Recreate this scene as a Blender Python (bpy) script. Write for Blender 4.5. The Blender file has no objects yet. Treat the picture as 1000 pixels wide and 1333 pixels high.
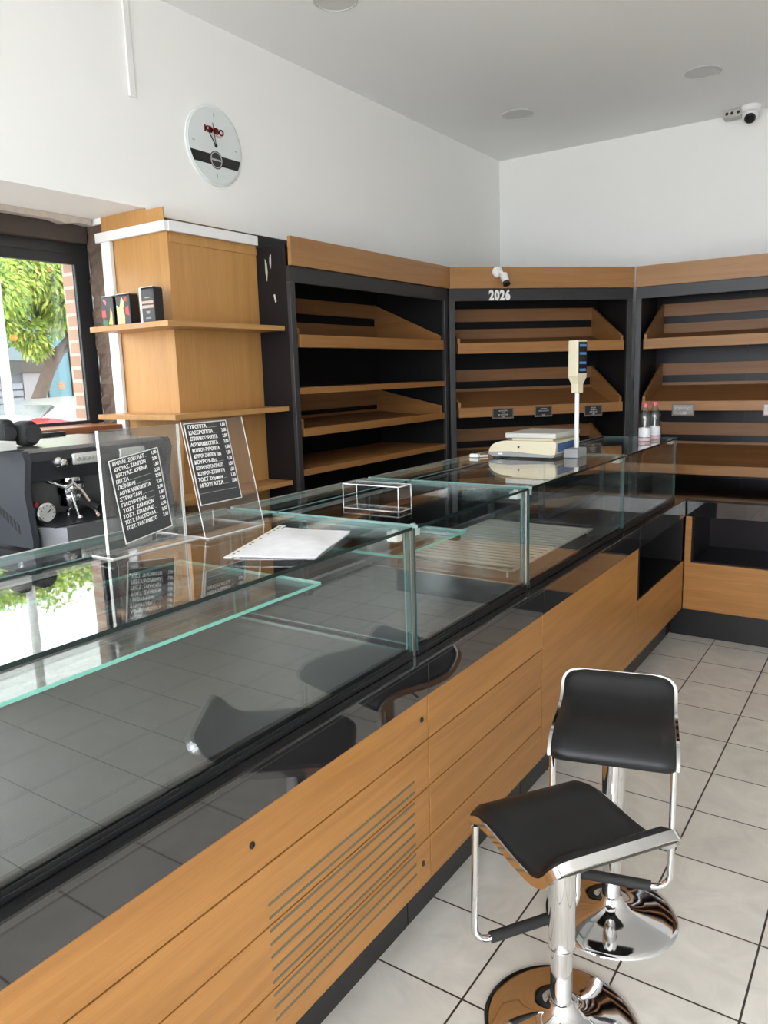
import bpy, bmesh, math, random
from mathutils import Vector, Matrix
random.seed(7)
R = math.radians
sc = bpy.context.scene
COL = sc.collection

# ------------------------------------------------------------------ camera, world, sun, exposure
cam_d = bpy.data.cameras.new('camera')
cam_d.sensor_fit = 'HORIZONTAL'
cam_d.sensor_width = 36.0
cam_d.lens = 36.0 * 1000.0 / 1000.0
cam_d.clip_start = 0.02
cam_d.clip_end = 200
cam = bpy.data.objects.new('camera', cam_d)
COL.objects.link(cam)
_p, _y, _r = R(10.126), R(34.374), R(-1.775)     # pitch down, turn left, roll
_F = Vector((-math.sin(_y) * math.cos(_p), math.cos(_y) * math.cos(_p), -math.sin(_p)))
_R0 = Vector((math.cos(_y), math.sin(_y), 0))
_U0 = _R0.cross(_F)
_RT = _R0 * math.cos(_r) + _U0 * math.sin(_r)
_UP = _U0 * math.cos(_r) - _R0 * math.sin(_r)
_M = Matrix((_RT, _UP, -_F)).transposed().to_4x4()
_M.translation = (0, 0, 1.655)
cam.matrix_world = _M
sc.camera = cam

SKY = 5.0
world = bpy.data.worlds.new('sky')
sc.world = world
world.use_nodes = True
bgn = world.node_tree.nodes['Background']
bgn.inputs[0].default_value = (0.90, 0.95, 1.0, 1)
bgn.inputs[1].default_value = SKY

sun_d = bpy.data.lights.new('sun', 'SUN')
sun_d.energy = 4.0
sun_d.angle = R(1.0)
sun_d.color = (1.0, 0.95, 0.86)
sun = bpy.data.objects.new('sun', sun_d)
COL.objects.link(sun)
sun.location = (4, -2, 8)
sun.rotation_euler = Vector((-0.62, 0.22, -0.85)).to_track_quat('-Z', 'Y').to_euler()


def portal(name, loc, rot, sx, sy):
    d = bpy.data.lights.new(name, 'AREA')
    d.shape = 'RECTANGLE'
    d.size = sx
    d.size_y = sy
    d.cycles.is_portal = True
    o = bpy.data.objects.new(name, d)
    COL.objects.link(o)
    o.location = loc
    o.rotation_euler = rot
    return o


sc.view_settings.view_transform = 'Standard'
sc.view_settings.look = 'None'
sc.view_settings.gamma = 1.0
sc.view_settings.use_curve_mapping = False
sc.view_settings.exposure = 0.90
sc.cycles.max_bounces = 14
sc.cycles.diffuse_bounces = 6
sc.cycles.glossy_bounces = 8
sc.cycles.transparent_max_bounces = 48
sc.cycles.transmission_bounces = 8
sc.cycles.sample_clamp_indirect = 8.0
sc.cycles.use_denoising = True

# ------------------------------------------------------------------ materials
MATS = {}


def _new(name):
    m = bpy.data.materials.new(name)
    m.use_nodes = True
    nt = m.node_tree
    return m, nt, nt.nodes, nt.links, nt.nodes['Principled BSDF']


def pm(name, color, rough=0.5, metal=0.0, noise=0.0, nscale=20.0, bump=0.0, spec=0.5, coat=0.0):
    """principled material with slight procedural variation"""
    if name in MATS:
        return MATS[name]
    m, nt, N, L, b = _new(name)
    b.inputs['Base Color'].default_value = (*color, 1)
    b.inputs['Roughness'].default_value = rough
    b.inputs['Metallic'].default_value = metal
    b.inputs['Specular IOR Level'].default_value = spec
    b.inputs['Coat Weight'].default_value = coat
    if noise > 0 or bump > 0:
        tc = N.new('ShaderNodeTexCoord')
        nz = N.new('ShaderNodeTexNoise')
        nz.inputs['Scale'].default_value = nscale
        nz.inputs['Detail'].default_value = 4
        L.new(tc.outputs['Object'], nz.inputs['Vector'])
        if noise > 0:
            mr = N.new('ShaderNodeMapRange')
            mr.inputs['To Min'].default_value = 1 - noise
            mr.inputs['To Max'].default_value = 1 + noise
            L.new(nz.outputs['Fac'], mr.inputs['Value'])
            mx = N.new('ShaderNodeVectorMath')
            mx.operation = 'SCALE'
            mx.inputs[0].default_value = color
            L.new(mr.outputs[0], mx.inputs['Scale'])
            L.new(mx.outputs[0], b.inputs['Base Color'])
        if bump > 0:
            bp = N.new('ShaderNodeBump')
            bp.inputs['Strength'].default_value = bump
            bp.inputs['Distance'].default_value = 0.01
            L.new(nz.outputs['Fac'], bp.inputs['Height'])
            L.new(bp.outputs[0], b.inputs['Normal'])
    MATS[name] = m
    return m


def wood(name, axis, c1=(0.43, 0.200, 0.054), c2=(0.33, 0.143, 0.035), rough=0.38):
    """oak veneer with the grain running along the given object axis"""
    if name in MATS:
        return MATS[name]
    m, nt, N, L, b = _new(name)
    tc = N.new('ShaderNodeTexCoord')
    mp = N.new('ShaderNodeMapping')
    s = [26.0, 26.0, 26.0]
    s['XYZ'.index(axis)] = 1.3
    mp.inputs['Scale'].default_value = s
    L.new(tc.outputs['Object'], mp.inputs['Vector'])
    n1 = N.new('ShaderNodeTexNoise')
    n1.inputs['Scale'].default_value = 1.0
    n1.inputs['Detail'].default_value = 6
    n1.inputs['Roughness'].default_value = 0.6
    n1.inputs['Distortion'].default_value = 0.6
    L.new(mp.outputs[0], n1.inputs['Vector'])
    mp2 = N.new('ShaderNodeMapping')
    s2 = [260.0, 260.0, 260.0]
    s2['XYZ'.index(axis)] = 7.0
    mp2.inputs['Scale'].default_value = s2
    L.new(tc.outputs['Object'], mp2.inputs['Vector'])
    n2 = N.new('ShaderNodeTexNoise')
    n2.inputs['Scale'].default_value = 1.0
    n2.inputs['Detail'].default_value = 2
    L.new(mp2.outputs[0], n2.inputs['Vector'])
    cr = N.new('ShaderNodeValToRGB')
    cr.color_ramp.elements[0].position = 0.30
    cr.color_ramp.elements[0].color = (*c2, 1)
    cr.color_ramp.elements[1].position = 0.62
    cr.color_ramp.elements[1].color = (*c1, 1)
    L.new(n1.outputs['Fac'], cr.inputs['Fac'])
    mr = N.new('ShaderNodeMapRange')
    mr.inputs['From Min'].default_value = 0.25
    mr.inputs['From Max'].default_value = 0.75
    mr.inputs['To Min'].default_value = 0.90
    mr.inputs['To Max'].default_value = 1.06
    L.new(n2.outputs['Fac'], mr.inputs['Value'])
    vm = N.new('ShaderNodeVectorMath')
    vm.operation = 'SCALE'
    L.new(cr.outputs['Color'], vm.inputs[0])
    L.new(mr.outputs[0], vm.inputs['Scale'])
    L.new(vm.outputs[0], b.inputs['Base Color'])
    b.inputs['Roughness'].default_value = rough
    MATS[name] = m
    return m


def thin_glass(name, tint=(0.955, 0.985, 0.975), ior=1.52, rough=0.0):
    """sheet glass: clear transmission with a true Fresnel reflection at both faces"""
    if name in MATS:
        return MATS[name]
    m = bpy.data.materials.new(name)
    m.use_nodes = True
    nt = m.node_tree
    N, L = nt.nodes, nt.links
    N.remove(N['Principled BSDF'])
    out = N['Material Output']
    geo = N.new('ShaderNodeNewGeometry')
    mi = N.new('ShaderNodeMix')
    mi.data_type = 'FLOAT'
    mi.inputs[2].default_value = ior
    mi.inputs[3].default_value = 1.0 / ior
    L.new(geo.outputs['Backfacing'], mi.inputs[0])
    fr = N.new('ShaderNodeFresnel')
    L.new(mi.outputs[0], fr.inputs['IOR'])
    tr = N.new('ShaderNodeBsdfTransparent')
    tr.inputs[0].default_value = (*tint, 1)
    gl = N.new('ShaderNodeBsdfGlossy')
    gl.inputs['Roughness'].default_value = rough
    gl.inputs['Color'].default_value = (1, 1, 1, 1)
    ms = N.new('ShaderNodeMixShader')
    L.new(fr.outputs[0], ms.inputs[0])
    L.new(tr.outputs[0], ms.inputs[1])
    L.new(gl.outputs[0], ms.inputs[2])
    L.new(ms.outputs[0], out.inputs['Surface'])
    MATS[name] = m
    return m


def tile_floor():
    m, nt, N, L, b = _new('floor_tiles')
    tc = N.new('ShaderNodeTexCoord')
    mp = N.new('ShaderNodeMapping')
    mp.inputs['Location'].default_value = (0.5595, -1.893, 0)
    L.new(tc.outputs['Object'], mp.inputs['Vector'])
    br = N.new('ShaderNodeTexBrick')
    br.offset = 0.0
    br.squash = 1.0
    br.inputs['Scale'].default_value = 1.0
    br.inputs['Brick Width'].default_value = 0.3165
    br.inputs['Row Height'].default_value = 0.3140
    br.inputs['Mortar Size'].default_value = 0.0032
    br.inputs['Mortar Smooth'].default_value = 0.15
    br.inputs['Color1'].default_value = (0.72, 0.685, 0.625, 1)
    br.inputs['Color2'].default_value = (0.68, 0.645, 0.585, 1)
    br.inputs['Mortar'].default_value = (0.045, 0.035, 0.028, 1)
    L.new(mp.outputs[0], br.inputs['Vector'])
    nz = N.new('ShaderNodeTexNoise')
    nz.inputs['Scale'].default_value = 5.0
    nz.inputs['Detail'].default_value = 7
    nz.inputs['Roughness'].default_value = 0.62
    nz.inputs['Distortion'].default_value = 1.4
    L.new(tc.outputs['Object'], nz.inputs['Vector'])
    mr = N.new('ShaderNodeMapRange')
    mr.inputs['From Min'].default_value = 0.3
    mr.inputs['From Max'].default_value = 0.7
    mr.inputs['To Min'].default_value = 0.86
    mr.inputs['To Max'].default_value = 1.08
    L.new(nz.outputs['Fac'], mr.inputs['Value'])
    vm = N.new('ShaderNodeVectorMath')
    vm.operation = 'SCALE'
    L.new(br.outputs['Color'], vm.inputs[0])
    L.new(mr.outputs[0], vm.inputs['Scale'])
    L.new(vm.outputs[0], b.inputs['Base Color'])
    b.inputs['Roughness'].default_value = 0.32
    bp = N.new('ShaderNodeBump')
    bp.invert = True
    bp.inputs['Strength'].default_value = 0.5
    bp.inputs['Distance'].default_value = 0.003
    L.new(br.outputs['Fac'], bp.inputs['Height'])
    L.new(bp.outputs[0], b.inputs['Normal'])
    return m


def brick_mat():
    m, nt, N, L, b = _new('brick')
    tc = N.new('ShaderNodeTexCoord')
    mp = N.new('ShaderNodeMapping')
    mp.inputs['Rotation'].default_value = (R(90), 0, 0)
    L.new(tc.outputs['Object'], mp.inputs['Vector'])
    br = N.new('ShaderNodeTexBrick')
    br.inputs['Scale'].default_value = 1.0
    br.inputs['Brick Width'].default_value = 0.16
    br.inputs['Row Height'].default_value = 0.062
    br.inputs['Mortar Size'].default_value = 0.008
    br.inputs['Color1'].default_value = (0.30, 0.19, 0.13, 1)
    br.inputs['Color2'].default_value = (0.24, 0.14, 0.095, 1)
    br.inputs['Mortar'].default_value = (0.33, 0.29, 0.25, 1)
    L.new(mp.outputs[0], br.inputs['Vector'])
    L.new(br.outputs['Color'], b.inputs['Base Color'])
    b.inputs['Roughness'].default_value = 0.9
    return m


W_Y = wood('oak_along_y', 'Y')
W_X = wood('oak_along_x', 'X')
W_Z = wood('oak_upright', 'Z', c1=(0.50, 0.262, 0.086), c2=(0.44, 0.222, 0.068), rough=0.45)
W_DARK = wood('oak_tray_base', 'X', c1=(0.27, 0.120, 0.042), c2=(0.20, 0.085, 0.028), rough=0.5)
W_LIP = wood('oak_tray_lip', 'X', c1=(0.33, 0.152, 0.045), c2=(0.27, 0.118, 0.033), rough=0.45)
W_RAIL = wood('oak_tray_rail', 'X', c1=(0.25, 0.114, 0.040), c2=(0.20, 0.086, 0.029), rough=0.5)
WALL = pm('white_wall_paint', (0.88, 0.88, 0.865), 0.8, noise=0.015, nscale=3, bump=0.03)
CEIL = pm('ceiling_paint', (0.90, 0.90, 0.895), 0.85, noise=0.01, nscale=2)
BLACKLAM = pm('black_laminate', (0.011, 0.010, 0.011), 0.45, noise=0.1, nscale=30, spec=0.22)
BLACKGLOSS = pm('glossy_black_panel', (0.012, 0.009, 0.011), 0.30, noise=0.2, nscale=4, spec=0.2)
BLACKBACK = pm('matt_black_panel', (0.008, 0.0075, 0.008), 0.55, noise=0.2, nscale=4, spec=0.15)
GRANITE = pm('polished_black_granite', (0.014, 0.014, 0.015), 0.035, noise=0.5, nscale=400, spec=1.0, coat=0.5)
PLINTH = pm('black_plinth', (0.013, 0.013, 0.014), 0.30)
GASKET = pm('black_gasket', (0.010, 0.010, 0.011), 0.28)
DECK2 = pm('dark_deck', (0.016, 0.016, 0.017), 0.25, noise=0.15, nscale=300)
DECK = pm('grey_hammered_deck', (0.070, 0.072, 0.074), 0.30, noise=0.15, nscale=420, bump=0.15)
ALU = pm('aluminium', (0.62, 0.63, 0.64), 0.32, 1.0)
DARKALU = pm('dark_aluminium', (0.10, 0.105, 0.11), 0.4, 0.8)
STEEL = pm('brushed_steel', (0.45, 0.45, 0.46), 0.3, 1.0, noise=0.1, nscale=60)
CHROME = pm('chrome', (0.80, 0.80, 0.81), 0.06, 1.0)
VINYL = pm('black_vinyl', (0.011, 0.011, 0.012), 0.40, noise=0.15, nscale=60, bump=0.02, spec=0.35)
RUBBER = pm('black_foam_grip', (0.018, 0.018, 0.018), 0.7)
GLASS = thin_glass('sheet_glass', (0.972, 0.988, 0.984), 1.70)
WINGLASS = thin_glass('window_glass', (0.98, 0.99, 0.985))
ACRYLIC = thin_glass('clear_acrylic', (0.93, 0.935, 0.935), 1.62)
EDGE = pm('glass_edge_teal', (0.045, 0.11, 0.10), 0.12, spec=0.6)
EDGE_DARK = pm('glass_edge_dark', (0.008, 0.018, 0.017), 0.12, spec=0.4)
EDGE_PALE = pm('glass_edge_pale', (0.22, 0.37, 0.345), 0.15, spec=0.8)  # pale and dark edge colours paint in how the glass carries light
ACR_EDGE = pm('acrylic_edge', (0.60, 0.60, 0.58), 0.2)
CLAMP = pm('frosted_clamp', (0.80, 0.84, 0.83), 0.2)
WHITEPL = pm('white_plastic', (0.80, 0.80, 0.79), 0.4)
GREYPL = pm('grey_plastic', (0.30, 0.31, 0.32), 0.45)
CREAM = pm('cream_plastic', (0.66, 0.60, 0.44), 0.45)
BLACKPL = pm('black_plastic', (0.012, 0.012, 0.013), 0.35)
BLACKMETAL = pm('black_painted_metal', (0.020, 0.022, 0.024), 0.42)
PAPER = pm('white_paper', (0.84, 0.84, 0.85), 0.6, noise=0.03, nscale=30)
CHALKBOARD = pm('chalkboard_card', (0.035, 0.036, 0.038), 0.5, noise=0.2, nscale=30)
CHALK = pm('chalk_lettering', (0.80, 0.80, 0.78), 0.8)
RED = pm('red_print', (0.55, 0.012, 0.03), 0.5)
VOID = pm('dark_recess', (0.006, 0.006, 0.007), 0.5)


# ------------------------------------------------------------------ mesh building
class MB:
    def __init__(self, xf=None):
        self.v, self.f, self.m = [], [], []
        self.s = []
        self.xf = xf

    def add(self, vs, fs, mat=0, smooth=True):
        o = len(self.v)
        for p in vs:
            p = Vector(p)
            if self.xf is not None:
                p = self.xf @ p
            self.v.append(p)
        for i, f in enumerate(fs):
            self.f.append([o + k for k in f])
            self.m.append(mat if isinstance(mat, int) else mat[i])
            self.s.append(smooth)
        return self

    def box(self, x0, x1, y0, y1, z0, z1, mat=0, bev=0.0, seg=2, soft=False):
        x0, x1 = min(x0, x1), max(x0, x1)
        y0, y1 = min(y0, y1), max(y0, y1)
        z0, z1 = min(z0, z1), max(z0, z1)
        if bev > 0:
            bm = bmesh.new()
            bmesh.ops.create_cube(bm, size=1.0)
            for v in bm.verts:
                v.co = Vector(((x0 + x1) / 2 + v.co.x * (x1 - x0), (y0 + y1) / 2 + v.co.y * (y1 - y0), (z0 + z1) / 2 + v.co.z * (z1 - z0)))
            b = min(bev, 0.49 * min(x1 - x0, y1 - y0, z1 - z0))
            bmesh.ops.bevel(bm, geom=bm.edges[:] + bm.verts[:], offset=b, segments=seg, profile=0.5, affect='EDGES')
            bm.verts.index_update()
            self.add([v.co.copy() for v in bm.verts], [[v.index for v in f.verts] for f in bm.faces], mat, soft)
            bm.free()
            return self
        vs = [(x0, y0, z0), (x1, y0, z0), (x1, y1, z0), (x0, y1, z0), (x0, y0, z1), (x1, y0, z1), (x1, y1, z1), (x0, y1, z1)]
        fs = [(0, 3, 2, 1), (4, 5, 6, 7), (0, 1, 5, 4), (1, 2, 6, 5), (2, 3, 7, 6), (3, 0, 4, 7)]
        return self.add(vs, fs, mat, False)

    def pane(self, x0, x1, y0, y1, z0, z1, glass=0, edge=1):
        d = [abs(x1 - x0), abs(y1 - y0), abs(z1 - z0)]
        k = d.index(min(d))
        mats = [edge] * 6
        for i in {0: (3, 5), 1: (2, 4), 2: (0, 1)}[k]:
            mats[i] = glass
        return self.box(x0, x1, y0, y1, z0, z1, mats)

    def prism(self, poly, axis, a0, a1, mat=0):
        """poly in the two other axes (cyclic order: X->(y,z), Y->(x,z), Z->(x,y))"""
        def p3(p, a):
            if axis == 'X':
                return (a, p[0], p[1])
            if axis == 'Y':
                return (p[0], a, p[1])
            return (p[0], p[1], a)
        n = len(poly)
        vs = [p3(p, a0) for p in poly] + [p3(p, a1) for p in poly]
        fs = [list(range(n)), list(range(2 * n - 1, n - 1, -1))]
        fs += [(i, i + n, (i + 1) % n + n, (i + 1) % n) for i in range(n)]
        return self.add(vs, fs, mat)

    def tube(self, path, r, n=12, closed=False, mat=0, flat=None):
        """sweep a circle (or a flat w,h section given as flat=(w,h,up)) along a path"""
        P = [Vector(p) for p in path]
        k = len(P)
        vs, fs = [], []
        prev = None
        for i in range(k):
            if closed:
                t = (P[(i + 1) % k] - P[i - 1])
            else:
                t = P[min(i + 1, k - 1)] - P[max(i - 1, 0)]
            t.normalize()
            if prev is None:
                a = Vector((0, 0, 1)) if abs(t.z) < 0.9 else Vector((1, 0, 0))
                u = t.cross(a).normalized()
            else:
                u = (prev - t * prev.dot(t)).normalized()
            prev = u
            w = t.cross(u)
            rr = r[i] if isinstance(r, (list, tuple)) else r
            for j in range(n):
                an = 2 * math.pi * j / n
                vs.append(P[i] + u * (rr * math.cos(an)) + w * (rr * math.sin(an)))
        m = k if closed else k - 1
        for i in range(m):
            i2 = (i + 1) % k
            for j in range(n):
                j2 = (j + 1) % n
                fs.append((i * n + j, i2 * n + j, i2 * n + j2, i * n + j2))
        if not closed:
            fs.append(list(range(n))[::-1])
            fs.append([(k - 1) * n + j for j in range(n)])
        # orientation fix happens in build
        return self.add(vs, fs, mat)

    def lathe(self, prof, c=(0, 0, 0), n=32, axis='Z', mat=0, mats=None):
        """prof: list of (radius, height)"""
        vs, fs, ms = [], [], []
        c = Vector(c)
        for (r, h) in prof:
            for j in range(n):
                a = 2 * math.pi * j / n
                x, y = r * math.cos(a), r * math.sin(a)
                if axis == 'Z':
                    p = (x, y, h)
                elif axis == 'X':
                    p = (h, x, y)
                else:
                    p = (y, h, x)
                vs.append(c + Vector(p))
        for i in range(len(prof) - 1):
            for j in range(n):
                j2 = (j + 1) % n
                fs.append((i * n + j, i * n + j2, (i + 1) * n + j2, (i + 1) * n + j))
                ms.append(mats[i] if mats else mat)
        if prof[0][0] > 1e-6:
            fs.append(list(range(n))[::-1])
            ms.append(mats[0] if mats else mat)
        if prof[-1][0] > 1e-6:
            fs.append([(len(prof) - 1) * n + j for j in range(n)])
            ms.append(mats[-1] if mats else mat)
        return self.add(vs, fs, ms)

    def sphere(self, c, r, n=16, m=10, mat=0, sq=(1, 1, 1)):
        c = Vector(c)
        prof = [(max(1e-7, math.sin(math.pi * i / m)), -math.cos(math.pi * i / m)) for i in range(m + 1)]
        o = MB()
        o.lathe(prof, (0, 0, 0), n)
        return self.add([c + Vector((p.x * r * sq[0], p.y * r * sq[1], p.z * r * sq[2])) for p in o.v], o.f, mat)

    def grid(self, rows, mat=0, closed=False):
        nr, nc = len(rows), len(rows[0])
        vs = [p for r_ in rows for p in r_]
        fs = []
        for i in range(nr - 1):
            for j in range(nc - (0 if closed else 1)):
                j2 = (j + 1) % nc
                fs.append((i * nc + j, i * nc + j2, (i + 1) * nc + j2, (i + 1) * nc + j))
        return self.add(vs, fs, mat)

    def text(self, s, place, size, mat=0, depth=0.0006, align='LEFT', font_scale_x=1.0, shear=0.0, bold=0.0):
        """place: Matrix taking text plane (x right, y up, z out) into this mesh's frame"""
        t = text_mesh(s, size, align, depth, shear, bold)
        vs = [place @ Vector((p[0] * font_scale_x, p[1], p[2])) for p in t[0]]
        return self.add(vs, t[1], mat)

    def build(self, name, mats, parent=None, smooth=40, loc=None, label=None, keep=False):
        me = bpy.data.meshes.new(name)
        off = Vector((0, 0, 0))
        if parent is not None and not keep:
            off = world_loc(parent)
        if parent is None and loc is not None:
            off = Vector(loc)
        me.from_pydata([p - off for p in self.v], [], self.f)
        if not isinstance(mats, (list, tuple)):
            mats = [mats]
        for m in mats:
            me.materials.append(m)
        me.polygons.foreach_set('material_index', self.m)
        bm = bmesh.new()
        bm.from_mesh(me)
        bmesh.ops.remove_doubles(bm, verts=bm.verts[:], dist=1e-6)
        bmesh.ops.recalc_face_normals(bm, faces=bm.faces[:])
        bm.to_mesh(me)
        bm.free()
        if smooth:
            me.shade_smooth()
            me.set_sharp_from_angle(angle=R(smooth))
            if len(self.s) == len(me.polygons):
                me.polygons.foreach_set('use_smooth', self.s)
        me.update()
        o = bpy.data.objects.new(name, me)
        COL.objects.link(o)
        if parent is not None:
            o.parent = parent
        elif loc is not None:
            o.location = loc
        if label:
            o['label'] = label
        return o


_TXT = {}


def text_mesh(s, size, align, depth, shear, bold=0.0):
    key = (s, size, align, depth, shear, bold)
    if key in _TXT:
        return _TXT[key]
    cu = bpy.data.curves.new('lettering', 'FONT')
    cu.body = s
    cu.size = size
    cu.align_x = align
    cu.extrude = depth
    cu.shear = shear
    cu.offset = bold
    cu.resolution_u = 3
    ob = bpy.data.objects.new('lettering', cu)
    COL.objects.link(ob)
    dg = bpy.context.evaluated_depsgraph_get()
    me = bpy.data.meshes.new_from_object(ob.evaluated_get(dg))
    res = ([tuple(v.co) for v in me.vertices], [list(p.vertices) for p in me.polygons])
    bpy.data.objects.remove(ob)
    bpy.data.curves.remove(cu)
    bpy.data.meshes.remove(me)
    _TXT[key] = res
    return res


def world_loc(o):
    p = Vector(o.location)
    while o.parent is not None:
        o = o.parent
        p = p + Vector(o.location)
    return p


def tag(o, label, cat, group=None):
    o['label'] = label
    o['category'] = cat
    if group:
        o['group'] = group
    return o


def thing(name, label, cat, loc=(0, 0, 0), rotz=0.0, group=None):
    o = bpy.data.objects.new(name, None)
    o.empty_display_size = 0.05
    COL.objects.link(o)
    o.location = loc
    o.rotation_euler = (0, 0, rotz)
    return tag(o, label, cat, group)


def struct(name, mb, mats, smooth=40, loc=None):
    o = mb.build(name, mats, None, smooth, loc)
    o['kind'] = 'structure'
    return o


def dup(root, loc, rotz, label, group=None, name=None):
    r_ = root.copy()
    COL.objects.link(r_)
    r_.location = loc
    r_.rotation_euler = (0, 0, rotz)
    r_['label'] = label
    if group:
        r_['group'] = group
    for ch in list(root.children):
        c = ch.copy()
        COL.objects.link(c)
        c.parent = r_
        for g in list(ch.children):
            d = g.copy()
            COL.objects.link(d)
            d.parent = c
    return r_


def frame(o, x, y):
    """matrix with origin o, x axis x, y axis y"""
    x = Vector(x).normalized()
    z = x.cross(Vector(y)).normalized()
    y = z.cross(x)
    m = Matrix((x, y, z)).transposed().to_4x4()
    m.translation = Vector(o)
    return m


# ------------------------------------------------------------------ room shell
XW = -2.76      # left wall face above window
YB = 5.765       # back wall
XR = 1.95       # right wall
YF = -1.70      # shop front
ZC = 3.25       # ceiling

struct('floor', MB().box(-3.30, XR + 0.2, YF - 0.2, YB + 0.2, -0.1, 0.0), tile_floor())
struct('ceiling', MB().box(-3.40, XR + 0.2, YF - 0.2, YB + 0.2, ZC, ZC + 0.25), CEIL)
struct('wall_back', MB().box(-3.40, XR + 0.2, YB, YB + 0.2, 0, ZC), WALL)
# left wall: lintel beam over the window, low parapet under it, thinner wall behind the shelving
wl = MB()
wl.box(-3.34, XW, YF, 2.302, 2.386, ZC)
wl.box(-3.34, XW, 2.302, YB, 2.362, ZC)
wl.box(-3.34, -3.06, YF, 2.335, 0, 1.435)
wl.box(-3.34, -3.05, 2.335, YB, 0, 2.362)
struct('wall_left', wl, WALL)
wr = MB()
wr.box(XR, XR + 0.2, YF, YB, 0, ZC)
struct('wall_right', wr, WALL)
wf = MB()
wf.box(-3.34, -2.7, YF - 0.2, YF, 0, ZC)
wf.box(1.8, XR, YF - 0.2, YF, 0, ZC)
wf.box(-2.7, 1.8, YF - 0.2, YF, 2.95, ZC)
struct('wall_front', wf, WALL)

# rough brick reveal between the window frame and the clad pillar
rough = pm('rough_brown_masonry', (0.11, 0.075, 0.055), 0.95, noise=0.6, nscale=22, bump=0.9)
rv = MB()
random.seed(3)
rows = []
for i in range(41):
    z = 1.44 + i * (2.384 - 1.44) / 40
    rows.append([(-3.215, 2.328 + random.uniform(-0.008, 0.008), z), (-3.18, 2.312 + random.uniform(-0.012, 0.012), z),
                 (-3.14, 2.318 + random.uniform(-0.012, 0.012), z), (-3.10, 2.312 + random.uniform(-0.008, 0.008), z), (-3.062, 2.308, z), (-3.062, 2.34, z)])
rv.grid(rows)
struct('trim_1', rv, rough, smooth=0)
# brown painted lintel board over the window and ragged plaster edge
lin = MB()
lin.box(-3.215, -3.17, YF + 0.05, 2.30, 2.285, 2.372, bev=0.004)
struct('trim_2', lin, pm('dark_brown_board', (0.055, 0.042, 0.036), 0.6, noise=0.3, nscale=12))
pl = MB()
random.seed(5)
top = []
for i in range(60):
    y = YF + 0.05 + i * (2.29 - YF - 0.05) / 59
    top.append((y, 2.362 - random.choice([0, 0, 0, 0.004, 0.012]) * random.random()))
poly = [(y, z) for y, z in top] + [(2.29, 2.3855), (YF + 0.05, 2.3855)]
pl.prism(poly, 'X', -3.165, -3.115)
struct('trim_3', pl, pm('ragged_plaster', (0.52, 0.47, 0.42), 0.9, noise=0.25, nscale=30))
# window sill
struct('trim_4', MB().box(-3.25, -3.02, YF + 0.05, 2.30, 1.436, 1.468, bev=0.006), wood('brown_sill', 'Y', (0.30, 0.12, 0.055), (0.22, 0.085, 0.04)))

# window frame and pane
wfm = MB()
wfm.box(-3.245, -3.22, 2.253, 2.333, 1.470, 2.384, bev=0.004)
wfm.box(-3.245, -3.22, YF, 2.253, 2.195, 2.384, bev=0.004)
wfm.box(-3.2195, -3.2165, YF, 2.253, 2.24, 2.25)
wfm.box(-3.245, -3.22, YF, YF + 0.08, 1.470, 2.195)
wfm.box(-3.245, -3.22, YF, 2.253, 1.470, 1.485)
win = struct('window_1', wfm, BLACKMETAL)
pane = MB().pane(-3.238, -3.233, YF + 0.08, 2.253, 1.485, 2.195).build('pane', [WINGLASS, EDGE_DARK], win)

# shop front behind the camera: aluminium framed glazing
sf = MB()
for x in (-2.7, -1.25, 0.2, 1.74):
    sf.box(x, x + 0.06, YF - 0.13, YF - 0.05, 0.0, 2.95)
sf.box(-2.7, 1.8, YF - 0.13, YF - 0.05, 2.89, 2.95)
sf.box(-2.7, 1.8, YF - 0.13, YF - 0.05, 2.15, 2.21)
sf.box(-2.7, 0.2, YF - 0.13, YF - 0.05, 0.0, 0.12)
win2 = struct('window_2', sf, DARKALU)

# clad pillar beside the window
PX, PY0, PY1 = -2.640, 2.305, 2.842
pil = MB()
pil.box(-2.997, PX, PY0, PY1, 0.0, 2.314)
pil.box(-3.062, PX - 0.008, PY0 - 0.006, PY0 - 0.0005, 2.300, 2.376)
pil.box(-3.062, XW, PY0 - 0.006, PY0 - 0.0005, 2.376, 2.3855)
pil.box(PX, PX + 0.005, PY0 + 0.01, PY1, 2.235, 2.265)
o = struct('wall_pillar', pil, W_Z)

portal('front_portal', (-0.45, YF - 0.02, 1.5), (R(90), 0, 0), 4.5, 2.9)
portal('window_portal', (-3.21, 0.27, 1.84), (0, R(-90), 0), 0.70, 3.95)

# white cable trunking
t = thing('cable_trunking', 'white plastic trunking wrapped round the top of the wood clad pillar', 'trunking', (PX, PY0, 2.28))
MB().box(-3.090, PX + 0.018, PY0 - 0.026, PY0 - 0.007, 2.277, 2.318, bev=0.002).build('trunking_run', WHITEPL, t)
MB().box(PX + 0.0055, PX + 0.022, PY0 - 0.006, 2.838, 2.277, 2.320, bev=0.002).build('trunking_run', WHITEPL, t)
t = MB().box(-3.060, -2.998, PY0 - 0.020, PY0 - 0.001, 0.0, 2.2765, bev=0.002).build('cable_trunking', WHITEPL, None, 40, (-3.03, PY0 - 0.01, 0))
tag(t, 'upright white plastic trunking between the rough brown jamb and the wood pillar', 'trunking')
t = MB().box(XW + 0.001, XW + 0.014, 2.262, 2.290, 2.817, ZC - 0.001, bev=0.002).build('cable_trunking', WHITEPL, None, 40, (XW, 2.276, 2.82))
tag(t, 'narrow white cable duct running down the white wall left of the clock', 'trunking')

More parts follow.
